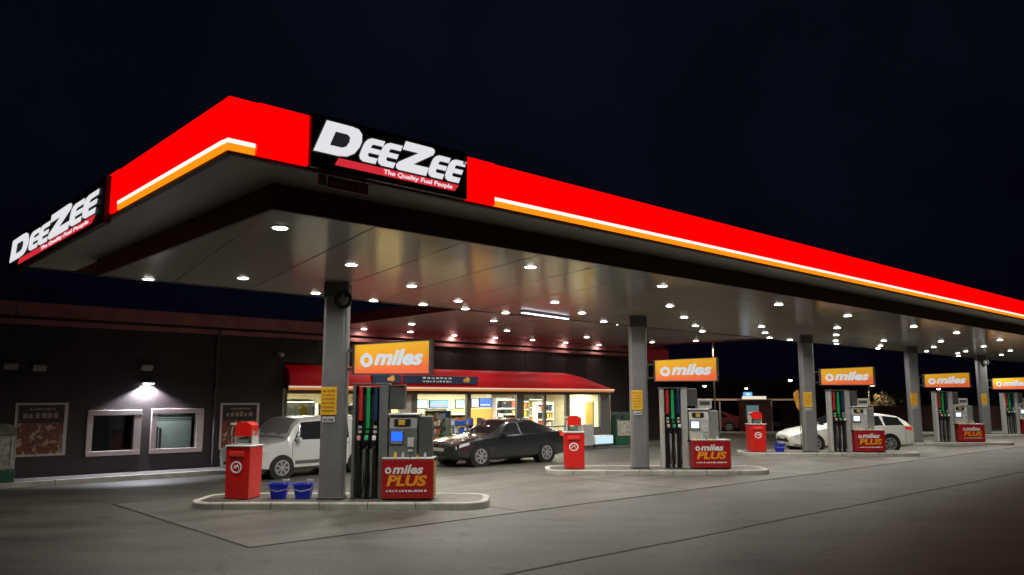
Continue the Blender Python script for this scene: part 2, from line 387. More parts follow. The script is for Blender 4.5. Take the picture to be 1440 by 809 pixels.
# ---------------------------------------------------------------- DeeZee signs
def rnd(pts): return pts
GD = [[(0, 0), (.60, 0), (.80, .04), (.94, .18), (1, .42), (1, .60), (.93, .84), (.80, .97), (.62, 1), (0, 1)],
      [(.30, .27), (.30, .73), (.60, .73), (.69, .66), (.72, .5), (.69, .34), (.60, .27)]]
GE = [[(.30, 0), (.97, 0), (.97, .23), (.50, .23), (.42, .27), (.40, .40), (.97, .40), (.97, .60), (.40, .60), (.42, .73), (.50, .77), (1, .77), (1, 1), (.30, 1), (.12, .93), (.02, .78), (0, .62), (0, .38), (.02, .2), (.12, .07)]]
GZ = [[(0, 1), (.86, 1), (.96, .96), (1, .86), (.98, .76), (.48, .29), (1.0, .29), (1.0, 0), (.10, 0), (.02, .05), (-.02, .15), (.02, .26), (.52, .71), (0, .71)]]
def deezee(par, W, H):
    """panel W x H centred, facing -Y, origin at its centre"""
    b = MB(); b.box(-W / 2, W / 2, -.05, .06, -H / 2, H / 2, .006); b.build('panel', mat("sign_black", (.004, .004, .004), .4), par)
    lw = glow("letter_white", (.9, .9, .93), .85); lg = glow("letter_shadow", (.03, .03, .035), .5)
    def put(g, u0, u1, v0, v1, k=.10):
        wd, ht = (u1 - u0) * W, (v1 - v0) * H
        sp = [[((u0 - .5) * W + x * wd + (y) * k * ht * 2.0 - .0, (.5 - v1) * H + y * ht) for x, y in q] for q in g]
        return sp
    sh = .20
    L = [(GD, .012, .245, .09, .705), (GE, .262, .375, .215, .70), (GE, .375, .488, .215, .70), (GZ, .497, .70, .10, .705), (GE, .705, .818, .215, .70), (GE, .822, .935, .215, .70)]
    for g, a, c, v0, v1 in L:
        sp = put(g, a, c, v0, v1, sh)
        curve_mesh('letter_outline', sp[:1], lg, par, facing(0, -.053, 0), .003, .018)
        curve_mesh('letter', sp, lw, par, facing(0, -.060, 0), .006)
    # red bar
    b = MB(); z0, z1 = (.5 - .885) * H, (.5 - .745) * H
    b.prism([((.135 - .5) * W, z0), ((.905 - .5) * W, z0), ((.935 - .5) * W, z1), ((.155 - .5) * W, z1)], -.062, -.05); b.build('red_bar', glow("bar_red", (.75, .03, .045), .85), par)
    text('lettering', 'The Quality Fuel People', H * .125, lw, par, facing((.655 - .5) * W, -.064, (.5 - .815) * H), .12, .0012, width=W * .46)
    text('lettering', '®', H * .10, lg, par, facing((.972 - .5) * W, -.068, (.5 - .255) * H), 0, 0.001)
s1 = thing('logo_sign', 'black illuminated sign with white DeeZee lettering on the front fascia', 'sign', C(5.89, Y0 - .05, 5.52), AZ)
deezee(s1, 2.52, .70)
s2 = thing('logo_sign', 'smaller looking black DeeZee sign on the left end fascia of the canopy', 'sign', C(X0 - .05, 16.95, 5.42), AZ - R(90))
deezee(s2, 7.1, .76)

# ================================================================ building
wl = thing('station_building', 'dark walled station building with metal parapet painted with red fascia glow along the roof', 'building', (0, 0, 0), AZ)
WY = 27.0
def wallbox(x0, x1, z0, z1, y0=WY, y1=WY + .3, m=M_wall, name='wall'):
    b = MB(); b.box(x0, x1, y0, y1, z0, z1); return b.build(name, m, wl)
# left wall with two window openings
WY, WY_ = 25.4, 27.0
wins = [(6.62, 8.02, .67, 1.92), (8.39, 9.88, .67, 1.95)]
wallbox(-8, 6.62, 0, 4.4, WY, WY + .3); wallbox(6.62, 12.62, 1.95, 4.4, WY, WY + .3); wallbox(6.62, 12.62, 0, .67, WY, WY + .3)
wallbox(8.02, 8.39, .67, 1.95, WY, WY + .3); wallbox(9.88, 12.62, .67, 1.95, WY, WY + .3); wallbox(6.62, 8.02, 1.92, 1.95, WY, WY + .3)
M_wall2 = mat("upper_panel", (.03, .026, .03), .22, 0, .2, .7)
for k in range(12):
    wallbox(12.71 + 1.41 * k, 12.7 + 1.41 * (k + 1) - .012, 3.3, 4.5, WY_ + .01, WY_ + .28, M_wall2, 'wall_panel')
for k in range(4):
    wallbox(29.62 + 1.52 * k, 29.61 + 1.52 * (k + 1), 0, 4.5, WY_, WY_ + .3, M_wall, 'wall_panel')
# seams on the left wall : thin recessed-looking cover strips
for x in (-4, -.6, 2.8, 6.2, 10.2, 12.4):
    wallbox(x, x + .02, 2.2, 4.3, WY - .008, WY, M_dark, 'joint_strip')
# parapet in two bands
for (xa, xb, yy, z0) in ((-8, 13.9, WY, -.14), (13.9, 35.7, WY_, 0)):
    px = xa
    while px < xb - .1:
        c = min(px + 3.14, xb)
        b = MB(); b.box(px, c - .015, yy - .22, yy + .32, 4.69 + z0, 5.07 + z0); b.build('parapet_panel', M_par, wl)
        b = MB(); b.box(px, c - .012, yy - .12, yy + .31, 4.46 + z0, 4.60 + z0); b.build('gutter_panel', M_par, wl)
        px += 3.14
    b = MB(); b.box(xa, xb, yy - .05, yy + .3, 4.602 + z0, 4.688 + z0); b.build('shadow_gap', M_dark, wl)
b = MB(); b.box(-8, 13.9, WY + .33, 36, 4.4, 4.5); b.box(13.95, 35.7, WY_ + .33, 36, 4.5, 4.6); b.box(-8, 35.7, 36.01, 36.2, 0, 4.4); b.box(35.4, 35.7, WY_ + .32, 36, 0, 4.49); b.build('roof', M_dark, wl)
b = MB(); b.box(12.62, 13.9, WY + .0, WY + .3, 3.50, 4.3); b.box(13.6, 13.9, WY + .31, WY_ + .1, 3.5, 4.39); b.build('wall', M_wall, wl)
M_roomw = mat("dim_room", (.16, .18, .17), .7)
for i, (a, c, z0, z1) in enumerate(wins):
    f = MB(); t_ = .13
    f.box(a - .04, c + .04, WY - .09, WY + .1, z1 - t_, z1 + .02, .01); f.box(a - .04, c + .04, WY - .09, WY + .1, z0 - .04, z0 + t_ - .03, .01)
    f.box(a - .04, a + t_ - .02, WY - .085, WY + .1, z0 + .1, z1 - t_ + .001); f.box(c - t_ - .04, c + .04, WY - .085, WY + .1, z0 + .1, z1 - t_ + .001)
    wo_ = f.build('window', M_pink, wl)
    g = MB(); g.box(a + .1, c - .16, WY - .02, WY - .01, z0 + .09, z1 - t_); g.build('pane', glass('shop_glass', (.85, .9, .9)), wo_)
    if i == 1:
        g = MB(); g.box(a + .0, c + .2, WY + 1.35, WY + 1.4, z0 + .0, z1 - .25); g.build('white_board', mat("board_white", (.7, .73, .72), .6), wo_)
        g = MB(); g.box(a + .3, a + .36, WY + .2, WY + .24, z0 + .1, z0 + .7); g.box(a + .14, a + .26, WY + .2, WY + .24, z0 + .1, z0 + .75); g.build('shelf_upright', M_dgrey, wo_)
        g = MB()
        for q in range(4): g.box(a + .11, c - .17, WY + .18, WY + .2, z1 - .2 - q * .05, z1 - .17 - q * .05)
        g.build('blind', M_dgrey, wo_)
    b = MB(); b.box(a, c, WY + 1.5, WY + 1.6, z0, z1); b.build('room_back', M_roomw if i else M_dark, wo_)
# interior lamp faintly lighting the second window room
t = thing('office_ceiling_light', 'dim light inside the room behind the right wall window', 'ceiling light', C(9.1, WY + .8, 2.3), AZ)
b = MB(); b.box(-.4, .4, -.1, .1, 0, .03); b.build('diffuser', glow('office_tube', (.9, 1, .95), 1), t)
ol = bpy.data.lights.new('office_light', 'AREA'); ol.size = .5; ol.energy = 16; ol.color = (.9, 1, .95)
oo = bpy.data.objects.new('lamp', ol); col.objects.link(oo); oo.parent = t; oo.location = (0, 0, -.02); oo.rotation_euler = (R(-15), 0, 0)
# posters on the wall
def poster_mat(name, seed):
    m = bpy.data.materials.new(name); m.use_nodes = True; nt = m.node_tree; bs = nt.nodes["Principled BSDF"]; bs.inputs["Roughness"].default_value = .35
    tc = nt.nodes.new("ShaderNodeTexCoord"); mp = nt.nodes.new("ShaderNodeMapping"); mp.inputs["Location"].default_value = (seed, seed, seed)
    v = nt.nodes.new("ShaderNodeTexVoronoi"); v.inputs["Scale"].default_value = 6
    n = nt.nodes.new("ShaderNodeTexNoise"); n.inputs["Scale"].default_value = 7; n.inputs["Detail"].default_value = 5
    r = nt.nodes.new("ShaderNodeValToRGB"); e = r.color_ramp.elements
    e[0].position = .30; e[0].color = (.012, .006, .005, 1); e[1].position = .85; e[1].color = (.42, .33, .24, 1)
    for p, c in ((.5, (.10, .03, .012)), (.58, (.30, .08, .02)), (.66, (.05, .02, .012)), (.76, (.26, .12, .06))):
        q = e.new(p); q.color = (*c, 1)
    nt.links.new(tc.outputs["Object"], mp.inputs[0]); nt.links.new(mp.outputs[0], v.inputs["Vector"]); nt.links.new(mp.outputs[0], n.inputs["Vector"])
    mx = nt.nodes.new("ShaderNodeMath"); mx.operation = 'MULTIPLY_ADD'; mx.inputs[1].default_value = .35
    nt.links.new(v.outputs["Distance"], mx.inputs[0]); nt.links.new(n.outputs["Fac"], mx.inputs[2])
    nt.links.new(mx.outputs[0], r.inputs[0]); nt.links.new(r.outputs[0], bs.inputs["Base Color"]); MATS[name] = m; return m
def dashes(par, x0, x1, z, h, y, m, n=9, seed=1):
    """a line of print too small to read in the photograph"""
    rr = random.Random(seed); b = MB(); x = x0
    stepw = (x1 - x0) / n
    for k in range(n):
        wd = stepw * rr.uniform(.55, .85); hh = h * rr.choice((.7, 1, 1, .85))
        b.box(x, x + wd, y - .002, y + .002, z - h / 2, z - h / 2 + hh); x += stepw
    return b.build('fine_print', m, par, kind='stuff')
for i, (a, c, z0, z1) in enumerate([(4.77, 6.07, .7, 2.16), (10.46, 11.77, .66, 2.13)]):
    t = thing('poster', ['framed food poster on the dark wall behind the recycling container', 'framed food poster on the dark wall behind the white van'][i], 'poster', C((a + c) / 2, WY - .01, z0), AZ)
    W = c - a; H = z1 - z0
    b = MB(); b.box(-W / 2, W / 2, -.03, .0, 0, .06, .004); b.box(-W / 2, W / 2, -.03, 0, H - .06, H, .004); b.box(-W / 2, -W / 2 + .07, -.03, 0, .06, H - .06); b.box(W / 2 - .09, W / 2, -.03, 0, .06, H - .06); b.build('frame', M_pink, t)
    b = MB(); b.box(-W / 2 + .07, W / 2 - .09, -.012, -.002, .06, H * .62); b.build('food_print', poster_mat('food_print_%d' % i, 3.3 * i), t)
    b = MB(); b.box(-W / 2 + .07, W / 2 - .09, -.0125, -.002, H * .62 + .001, H - .06); b.build('title_field', mat('poster_black', (.02, .012, .01), .4), t)
    dashes(t, -W / 2 + .2, W / 2 - .2, H * .76, .15, -.015, mat('poster_text', (.28, .2, .16), .5), 6, i); dashes(t, -W / 2 + .35, W / 2 - .3, H * .88, .06, -.015, MATS['poster_text'], 9, i + 5)
# wall lamps
wlamp = thing('wall_lamp', 'lit wall lamp throwing a white arc over the two windows', 'wall lamp', C(8.18, WY, 2.74), AZ)
b = MB(); b.box(-.17, .17, -.2, 0, -.01, .07, .015); b.build('housing', M_dgrey, wlamp)
b = MB(); b.box(-.14, .14, -.17, -.03, -.024, -.011); b.build('lens', glow('lamp_white', (.9, .93, 1), 25), wlamp)
sl_ = bpy.data.lights.new('wall_lamp_light', 'SPOT'); sl_.energy = 1000; sl_.color = (.86, .88, 1); sl_.spot_size = R(134); sl_.spot_blend = .35; sl_.shadow_soft_size = .03
so = bpy.data.objects.new('lamp', sl_); col.objects.link(so); so.parent = wlamp; so.location = (0, -.11, -.05); so.rotation_euler = (R(15), 0, 0)
for k, (x, z) in enumerate([(8.06, 3.22), (5.23, 3.14), (4.54, 3.17)]):
    t = thing('flood_light', ['unlit grey floodlight directly above the lit wall lamp', 'unlit grey floodlight above the left food poster', 'unlit grey floodlight at the left edge of the dark wall'][k], 'floodlight', C(x, WY, z), AZ)
    b = MB(); b.box(-.03, .03, -.16, 0, -.02, .02); b.build('bracket', M_dgrey, t)
    b = MB(); b.m = Matrix.Translation((0, -.22, -.01)) @ Matrix.Rotation(R(35), 4, 'X'); b.box(-.17, .17, -.05, .05, -.1, .1, .015); b.build('head', mat('flood_grey', (.22, .2, .19), .4), t)
t = thing('wall_camera', 'small security camera high on the dark wall end by the shop', 'camera', C(12.35, WY, 3.75), AZ)
b = MB(); b.box(-.03, .03, -.14, 0, .06, .12); b.build('bracket', M_dgrey, t)
b = MB(); b.m = Matrix.Translation((0, -.2, .03)) @ Matrix.Rotation(R(20), 4, 'X'); b.box(-.06, .06, -.18, .1, -.06, .06, .015); b.build('body', M_lgrey, t)
t = thing('wall_pipe', 'thin grey rainwater pipe down the dark wall', 'pipe', C(10.25, WY, 0), AZ)
b = MB(); b.tube([(0, -.3, 4.45), (0, -.12, 4.2), (0, -.08, 4.0), (0, -.08, .2)], .035, 8); b.build('pipe', mat('pipe_grey', (.05, .04, .04), .5), t)
for zz in (1.0, 2.6, 3.8):
    b = MB(); b.box(-.05, .05, -.13, 0, zz, zz + .03); b.build('clip', M_dark, t)
# ---------------------------------------------------------------- pavement along the building
b = MB(); b.box(-8, 12.4, 24.3, 25.395, -.05, .13, 0); pav = b.build('pavement', M_pave, None); pav.rotation_euler = (0, 0, AZ); struct(pav, 'paving in front of the dark wall')
for k in range(12):
    b = MB(); b.box(-8 + 1.7 * k + .006, -8 + 1.7 * (k + 1) - .006, 24.15, 24.292, -.05, .137, .012); b.build('kerbstone', M_kerb, pav)
b = MB(); b.box(12.41, 36, 24.5, 30.5, -.05, .06); p2_ = b.build('shop_pavement', M_pave); p2_.rotation_euler = (0, 0, AZ); struct(p2_, 'low paving in front of the shop')

# ================================================================ shop
SX0, SX1, SY = 12.7, 29.4, 25.4
shop = thing('station_shop', 'brightly lit glass fronted shop under a curved red roof edge', 'shop', (0, 0, 0), AZ)
M_frame = mat('shop_frame', (.16, .15, .14), .4, .3)
M_cream = mat('cream_wall', (.74, .66, .46), .6)
def sbox(name, m, *a, par=shop, **k):
    b = MB(); b.box(*a, **k); return b.build(name, m, par)
sbox('floor', mat('shop_floor', (.4, .36, .3), .3), SX0, SX1, SY + .05, 30.5, .06, .1)
sbox('ceiling', mat('shop_ceiling', (.7, .62, .45), .7), SX0, SX1, SY + .1, 30.5, 2.55, 2.62)
sbox('back_wall', M_cream, SX0, SX1, 30.5, 30.6, 0, 2.6)
sbox('side_wall', M_cream, SX0 - .1, SX0 - .005, SY + .0, 30.5, 0, 2.6)
sbox('side_wall', M_cream, SX1 - .06, SX1 + .1, SY + .0, 30.5, 0, 2.6)
# mullions
mull = [(12.66, 12.74), (14.2, 14.3), (15.95, 16.1), (17.9, 18.14), (20.6, 20.8), (23.35, 23.75), (24.98, 25.12), (26.37, 26.62), (28.7, 29.4)]
for a, c in mull: sbox('mullion', M_frame, a, c, SY - .06, SY + .08, .06, 2.44)
sbox('mullion', mat('panel_beige', (.42, .38, .3), .5), 17.35, 17.88, SY - .04, SY + .08, .06, 2.44)
sbox('head_rail', M_frame, SX0, SX1, SY - .065, SY + .09, 2.44, 2.56)
for a, c in zip(mull, mull[1:]):
    x0, x1 = a[1], c[0]
    zb = .95 if x0 > 26.4 else .12
    sbox('pane', glass('shop_glass'), x0, (17.35 if abs(x1 - 17.9) < .01 else x1), SY, SY + .012, zb, 2.44)
    if not (23.7 < x0 < 26.3): sbox('sill', M_frame, x0, x1, SY - .05, SY + .09, .06, zb)
    else: sbox('door_rail', M_frame, x0, x1, SY - .03, SY + .05, 1.0, 1.06); sbox('door_rail', M_frame, x0, x1, SY - .03, SY + .05, .06, .22)
# roof edge : orange strip, white strip, curved red
sbox('orange_strip', glow('shop_orange', (.9, .30, .06), .42), SX0, SX1, SY - .32, SY - .2, 2.565, 2.64)
sbox('white_strip', glow('shop_white', (1, .8, .6), .55), SX0, SX1 + .02, SY - .335, SY - .2, 2.64, 2.70)
sbox('eave_soffit', M_frame, SX0, SX1, SY - .2, SY + .1, 2.565, 2.62)
prof = [(-.32, 2.70), (-.33, 2.9), (-.28, 3.1), (-.18, 3.26), (0, 3.37), (.3, 3.43), (.9, 3.46), (1.58, 3.46)]
rows = []
xs_ = [SX0, 16, 20, 24, 26.4] + [26.4 + 3.02 * q / 12 for q in range(1, 13)]
for x in xs_:
    f = 1 if x <= 26.4 else max(0, 1 - ((x - 26.4) / 3.02) ** 1.6)
    rows.append([(x, SY + y, 2.70 + (z - 2.70) * f) for y, z in prof])
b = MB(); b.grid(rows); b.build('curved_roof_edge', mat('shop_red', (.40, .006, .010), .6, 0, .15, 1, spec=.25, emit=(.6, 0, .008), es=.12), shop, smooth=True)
b = MB(); b.prism([(SY + y, z) for y, z in prof] + [(SY + 1.58, 2.7)], SX0 - .05, SX0 - .003, 'x'); b.build('roof_end_cap', M_redp2, shop)
sbox('roof_base', M_dark, SX0, SX1, SY - .18, 30.6, 2.63, 2.69)
# warm ceiling lights of the shop
la = bpy.data.lights.new('shop_light', 'AREA'); la.shape = 'RECTANGLE'; la.size = 2.2; la.size_y = .5; la.energy = 210; la.color = (1, .92, .72)
for k, x in enumerate((13.6, 16.6, 19.4, 22.2, 25.2, 28.0)):
    t = thing('shop_ceiling_light', 'warm flat light panel in the shop ceiling above ' + ['the leftmost lit shelves', 'the cream shelves behind the first pump', 'the mixed bright packets', 'the blue and red packet rack', 'the bottles by the shop doors', 'the empty room at the right end'][k], 'ceiling light', C(x, 27.2, 2.545), AZ, 'light panels in the shop ceiling')
    b = MB(); b.box(-1.1, 1.1, -.25, .25, -.02, .0); b.build('light_panel', glow('panel_warm', (1, .82, .5), 3), t)
    lo = bpy.data.objects.new('lamp', la); col.objects.link(lo); lo.parent = t; lo.location = (0, 0, -.03)
# screens
for k, (a, c, z0, z1, cc) in enumerate([(20.3, 20.93, 1.84, 2.22, (.55, .75, 1)), (21.02, 22.07, 1.86, 2.2, (.25, .5, 1)), (22.45, 22.98, 1.82, 2.22, (.5, .7, 1)), (23.38, 23.82, 1.86, 2.26, (.7, .85, 1)), (23.86, 24.6, 1.87, 2.28, (.04, .16, .95))]):
    lab = ['pale menu screen, leftmost above the shop counter', 'wide blue menu screen above the shop counter', 'small pale blue menu screen behind the shop window post', 'white menu screen beside the deep blue screen', 'deep blue menu screen above the orange counter wall'][k]
    t = thing('menu_screen', lab, 'screen', C((a + c) / 2, 28.45, z0), AZ)
    b = MB(); b.box(-(c - a) / 2, (c - a) / 2, 0, .05, 0, z1 - z0, .006); b.build('casing', M_dark, t)
    b = MB(); b.box(-(c - a) / 2 + .02, (c - a) / 2 - .02, -.006, -.001, .02, z1 - z0 - .02); b.build('display', glow('scr%d' % k, cc, .75), t)
    dashes(t, -(c - a) / 2 + .06, (c - a) / 2 - .1, .11, .06, -.009, glow('scr_txt%d' % (k % 2), [(1, 1, 1), (.9, .2, .2)][k % 2], .8), 5, k)
sbox('counter_wall', mat('orange_wall', (.62, .27, .06), .5), 23.2, 24.65, 28.5, 28.6, .1, 1.8)
sbox('counter_back', mat('tan_wall', (.55, .42, .20), .6), 18.2, 23.19, 28.5, 28.6, .1, 1.8)
sbox('screen_bulkhead', M_cream, 18.2, 24.65, 28.505, 28.6, 1.8, 2.5)
# shelf units with goods
rr = random.Random(5)
GC = [mat('goods_%d' % i, c, .35) for i, c in enumerate([(.8, .75, .6), (.75, .08, .05), (.85, .6, .05), (.05, .12, .6), (.08, .4, .12), (.85, .85, .85), (.9, .35, .05), (.02, .02, .03)])]
def shelf(x, y, wd, ht, nsh, label, cols, rz=0, dense=.9, lit=False):
    t = thing('goods_shelf', label, 'shelf', C(x, y, .1), AZ + rz)
    b = MB(); b.box(-wd / 2, wd / 2, .3, .34, 0, ht); b.box(-wd / 2, -wd / 2 + .03, 0, .3, 0, ht); b.box(wd / 2 - .03, wd / 2, 0, .3, 0, ht); b.build('shelf_frame', M_lgrey, t)
    for k in range(nsh + 1):
        z = .08 + k * (ht - .15) / nsh
        b = MB(); b.box(-wd / 2 + .03, wd / 2 - .03, -.02, .3, z - .02, z); b.build('shelf_board', M_white if lit else M_lgrey, t)
        if lit and k:
            b = MB(); b.box(-wd / 2 + .05, wd / 2 - .05, -.015, .015, z - .04, z - .021); b.build('shelf_light', glow('shelf_tube', (1, .92, .7), 5), t)
    mbs = {}
    for k in range(nsh):
        z = .08 + k * (ht - .15) / nsh; hmax = (ht - .15) / nsh * .8; q = -wd / 2 + .05
        run = rr.choice(cols)
        while q < wd / 2 - .15:
            ww = rr.uniform(.06, .14); 
            if rr.random() < .35: run = rr.choice(cols)
            if rr.random() < dense:
                mbs.setdefault(run, MB()).box(q, q + ww * .92, .0 + rr.uniform(0, .04), .24, z, z + hmax * rr.uniform(.6, 1))
            q += ww
    for i, m_ in mbs.items(): m_.build('packed_goods', GC[i], t, kind='stuff')
    return t
shelf(13.45, 26.0, 1.4, 2.15, 4, 'pale lit shelf unit behind the leftmost shop window', [0, 5, 0, 2], lit=True)
shelf(15.2, 26.3, 1.5, 2.0, 4, 'cream shelf unit behind the window left of the beige panel', [0, 2, 5])
shelf(18.6, 26.3, .9, 1.6, 4, 'low shelf of colourful packets inside the shop behind the pump', [1, 3, 2, 5, 4])
shelf(19.8, 26.2, 1.3, 1.75, 5, 'low shelf of mixed bright packets left of the wide window post', [1, 3, 2, 6, 5, 4])
shelf(21.5, 27.0, 1.2, 1.55, 4, 'rack of bright sweets behind the middle shop window', [5, 2, 1, 6, 3, 5])
shelf(22.8, 26.2, .8, 1.3, 4, 'narrow rack of yellow and white packets in the middle shop window', [2, 5, 2, 1])
shelf(24.4, 26.9, .9, 1.5, 4, 'rack of mixed snacks just inside the shop doors', [2, 6, 7, 5])
shelf(21.6, 26.3, 1.5, .95, 2, 'low rack of blue and red packets in the middle shop window', [3, 1, 3, 2])
shelf(25.35, 28.2, 1.35, 2.2, 5, 'tall shelf of dark and red bottles right of the orange wall', [7, 1, 0, 6, 7], lit=True)
shelf(27.2, 29.3, 1.2, 2.1, 5, 'tall shelf of yellow packets seen through the shop doors', [2, 0, 6, 2], lit=True)
shelf(28.9, 29.9, 1.0, 2.2, 5, 'tall narrow shelf of amber goods at the shop back wall', [2, 6, 0], lit=True)
shelf(27.3, 27.6, 1.1, 2.0, 5, 'shelf of yellow and red packets right of the shop doors', [2, 0, 6, 1, 7], lit=True)
sbox('inner_door', mat('ochre_door', (.35, .22, .04), .5), 29.30, 29.338, 26.35, 26.85, .1, 2.1)
# flower / newspaper stands in front of the glass
for k, (x, lab) in enumerate([(18.4, 'display stand of bright flowers outside the shop window'), (19.9, 'display stand with blue packs outside the shop window'), (21.5, 'third display stand of mixed bright packs by the dark saloon car')]):
    t = thing('display_stand', lab, 'display stand', C(x, 24.95, .06), AZ)
    b = MB()
    for zz in (.25, .55, .85, 1.15): b.box(-.6, .6, -.18, .18, zz, zz + .03)
    for sx in (-.58, .55): b.box(sx, sx + .03, -.15, .15, 0, 1.45)
    b.build('rack', M_dgrey, t)
    mbs = {}
    for zz in (.28, .58, .88, 1.18):
        q = -.55
        while q < .5:
            ci = rr.choice([3, 3, 5, 3, 2] if k == 1 else [5, 2, 1, 6, 3] if k else [1, 2, 4, 5, 6]); h = rr.uniform(.1, .22)
            mm = mbs.setdefault(ci, MB())
            if k: mm.box(q, q + .09, -.14, .12, zz, zz + h)
            else: mm.cyl((q + .05, 0, zz), (q + .05, 0, zz + h), .03, .07, 7)
            q += .1
    for i, m_ in mbs.items(): m_.build('goods', GC[i], t, kind='stuff')
# banners above the shop
for k, (a, c) in enumerate([(15.9, 17.15), (17.25, 20.9)]):
    t = thing('shop_banner', ['short dark blue food banner on the red shop roof edge', 'long dark blue food banner on the red shop roof edge'][k], 'banner', C((a + c) / 2, SY - .36, 2.84), AZ)
    W = c - a
    b = MB(); b.box(-W / 2, W / 2, -.02, .02, 0, .30, .004); b.build('board', mat('banner_navy', (.02, .035, .075), .45), t)
    if k: 
        dashes(t, -W / 2 + .9, W / 2 - 1.3, .22, .07, -.024, M_white, 7, 3); dashes(t, -W / 2 + .9, W / 2 - 1.3, .09, .06, -.024, M_white, 9, 4)
    b = MB(); b.cyl((W / 2 - (.55 if k else .4), -.03, .17), (W / 2 - (.55 if k else .4), -.021, .17), .11, n=10); b.cyl((W / 2 - (.7 if k else .55), -.029, .14), (W / 2 - (.7 if k else .55), -.021, .14), .07, n=9)
    b.build('food_picture', mat('bun_orange', (.75, .35, .06), .5), t)
# outdoor freezer and ice chest
t = thing('ice_freezer', 'low grey ice freezer with glowing front by the shop window', 'freezer', C(27.1, 24.95, .06), AZ)
b = MB(); b.box(-.35, .35, -.3, .3, .1, 1.05, .02); b.build('cabinet', M_lgrey, t)
b = MB(); b.box(.4, 1.7, -.3, .3, .12, .52, .03); b.build('chest', M_white, t)
b = MB(); b.box(.45, 1.65, -.31, -.302, .16, .48); b.build('lit_front', glow('ice_glow', (.6, .85, 1), .8), t)
b = MB(); b.box(-.3, .3, -.28, .28, 0, .1); b.box(.5, 1.6, -.25, .25, 0, .12); b.build('base', M_dgrey, t)
# dim red sign at the right end of the building
t = thing('building_sign', 'dim red rectangular sign high on the building right end', 'sign', C(35.0, WY_ - .3, 4.55), AZ)
b = MB(); b.box(-.9, .9, -.05, .05, -.35, .35, .01); b.build('board', mat('dim_red_sign', (.30, .03, .04), .5, emit=(.5, .02, .03), es=.06), t)

# ================================================================ recycling containers
def recycler(loc, rz, W, D, H, label, body, lid):
    t = thing('recycling_container', label, 'container', loc, rz)
    b = MB(); b.box(-W / 2, W / 2, -D / 2, D / 2, 0, H * .22, .03); b.build('base', mat('recycler_green', (.008, .09, .045), .5), t)
    b = MB(); b.box(-W / 2 + .02, W / 2 - .02, -D / 2 + .02, D / 2 - .02, H * .22, H * .8, .03); b.build('body', body, t)
    b = MB(); b.prism([(-W / 2, H * .8), (W / 2, H * .8), (W / 2 - .05, H * .93), (W / 2 - .2, H), (-W / 2 + .2, H), (-W / 2 + .05, H * .93)], -D / 2, D / 2); b.build('lid', lid, t)
    b = MB(); b.cyl((-W * .2, -D / 2 - .02, H * .87), (-W * .2, -D / 2 + .05, H * .87), .09, n=14); b.cyl((W * .2, -D / 2 - .02, H * .87), (W * .2, -D / 2 + .05, H * .87), .09, n=14); b.build('opening', M_dark, t)
    b = MB(); b.box(-W / 2 + .12, W / 2 - .15, -D / 2 - .0, -D / 2 + .018, H * .28, H * .74, .003); b.build('print_panel', mat('mottled_print', (.42, .40, .33), .5, 0, .7, 7), t)
    b = MB(); b.box(-W / 2 + .1, -W / 2 + .14, -D / 2 - .03, -D / 2 + .02, H * .3, H * .78); b.box(W / 2 - .14, W / 2 - .1, -D / 2 - .03, -D / 2 + .02, H * .3, H * .78); b.build('corner_rail', M_lgrey, t)
    return t
recycler(C(3.72, 24.82, .13), AZ, 1.9, 1.2, 1.5, 'grey recycling container with green base at the left edge', mat('recycler_grey', (.33, .33, .28), .6, 0, .5, 5), mat('lid_olive', (.16, .17, .11), .6, 0, .4, 4))
recycler(C(30.3, 25.6, .06), AZ, 1.5, 1.0, 1.55, 'dark green recycling container at the shop right corner', mat('recycler_dkgreen', (.03, .10, .06), .5), mat('lid_green', (.04, .07, .05), .5))

# ================================================================ islands
PX = [-4.17, 3.70, 11.8, 19.8, 28.4]
PY = [17.5, 25.0, 32.6, 40.0, 48.7]
IS = [(-6.8, -.5), (1.03, 7.87), (9.25, 16.3), (17.3, 24.7), (25.6, 33.5)]
OFF = [0, .28, .42, .62, .72]
pos_w = ['nearest island', 'second island', 'third island', 'fourth island', 'farthest island']
IZ = .14
for k in range(5):
    a, c = IS[k]; yf = PY[k] - .55; yb = PY[k] + 1.25; ym = (yf + yb) / 2
    isl = bpy.data.objects.new('fuel_island', None); col.objects.link(isl); isl.location = ((a + c) / 2, ym, 0)
    tag(isl, 'raised concrete fuel island, ' + ['nearest the camera with two blue buckets', 'second from the camera', 'third from camera beside the white estate car', 'fourth from the camera', 'farthest right at the frame edge'][k], 'fuel island', 'raised kerbed fuel islands')
    h = (c - a) / 2; d = (yb - yf) / 2
    def outline(h, d, r=.55):
        pts = []
        for sx, sy, a0 in ((1, -1, -90), (1, 1, 0), (-1, 1, 90), (-1, -1, 180)):
            for q in range(7):
                t = R(a0 + q * 15); pts.append((sx * (h - r) + r * math.cos(t), sy * (d - r) + r * math.sin(t)))
        return pts
    b = MB(); b.prism(outline(h - .15, d - .15, .45), -.05, IZ - .006, 'z'); b.build('top_slab', M_conc, isl)
    # kerb stones round the outline
    O = outline(h, d); I = outline(h - .145, d - .145, .45)
    b = MB()
    V = []
    for (ox, oy), (ix, iy) in zip(O, I):
        V.append([b.bm.verts.new(p) for p in ((ox, oy, -.05), (ox, oy, IZ - .025), (ox * .997, oy * .985, IZ), (ix, iy, IZ), (ix, iy, -.05))])
    n = len(V)
    for q in range(n):
        A, B = V[q], V[(q + 1) % n]
        for j in range(4): b.bm.faces.new((A[j], A[j + 1], B[j + 1], B[j]))
    b.build('kerb', M_kerb, isl)
    b = MB()
    q = -h + .8
    while q < h - .7: b.box(q, q + .012, -d - .003, -d + .16, 0, IZ + .002); q += 1.0
    b.build('kerb_joint', M_joint, isl)

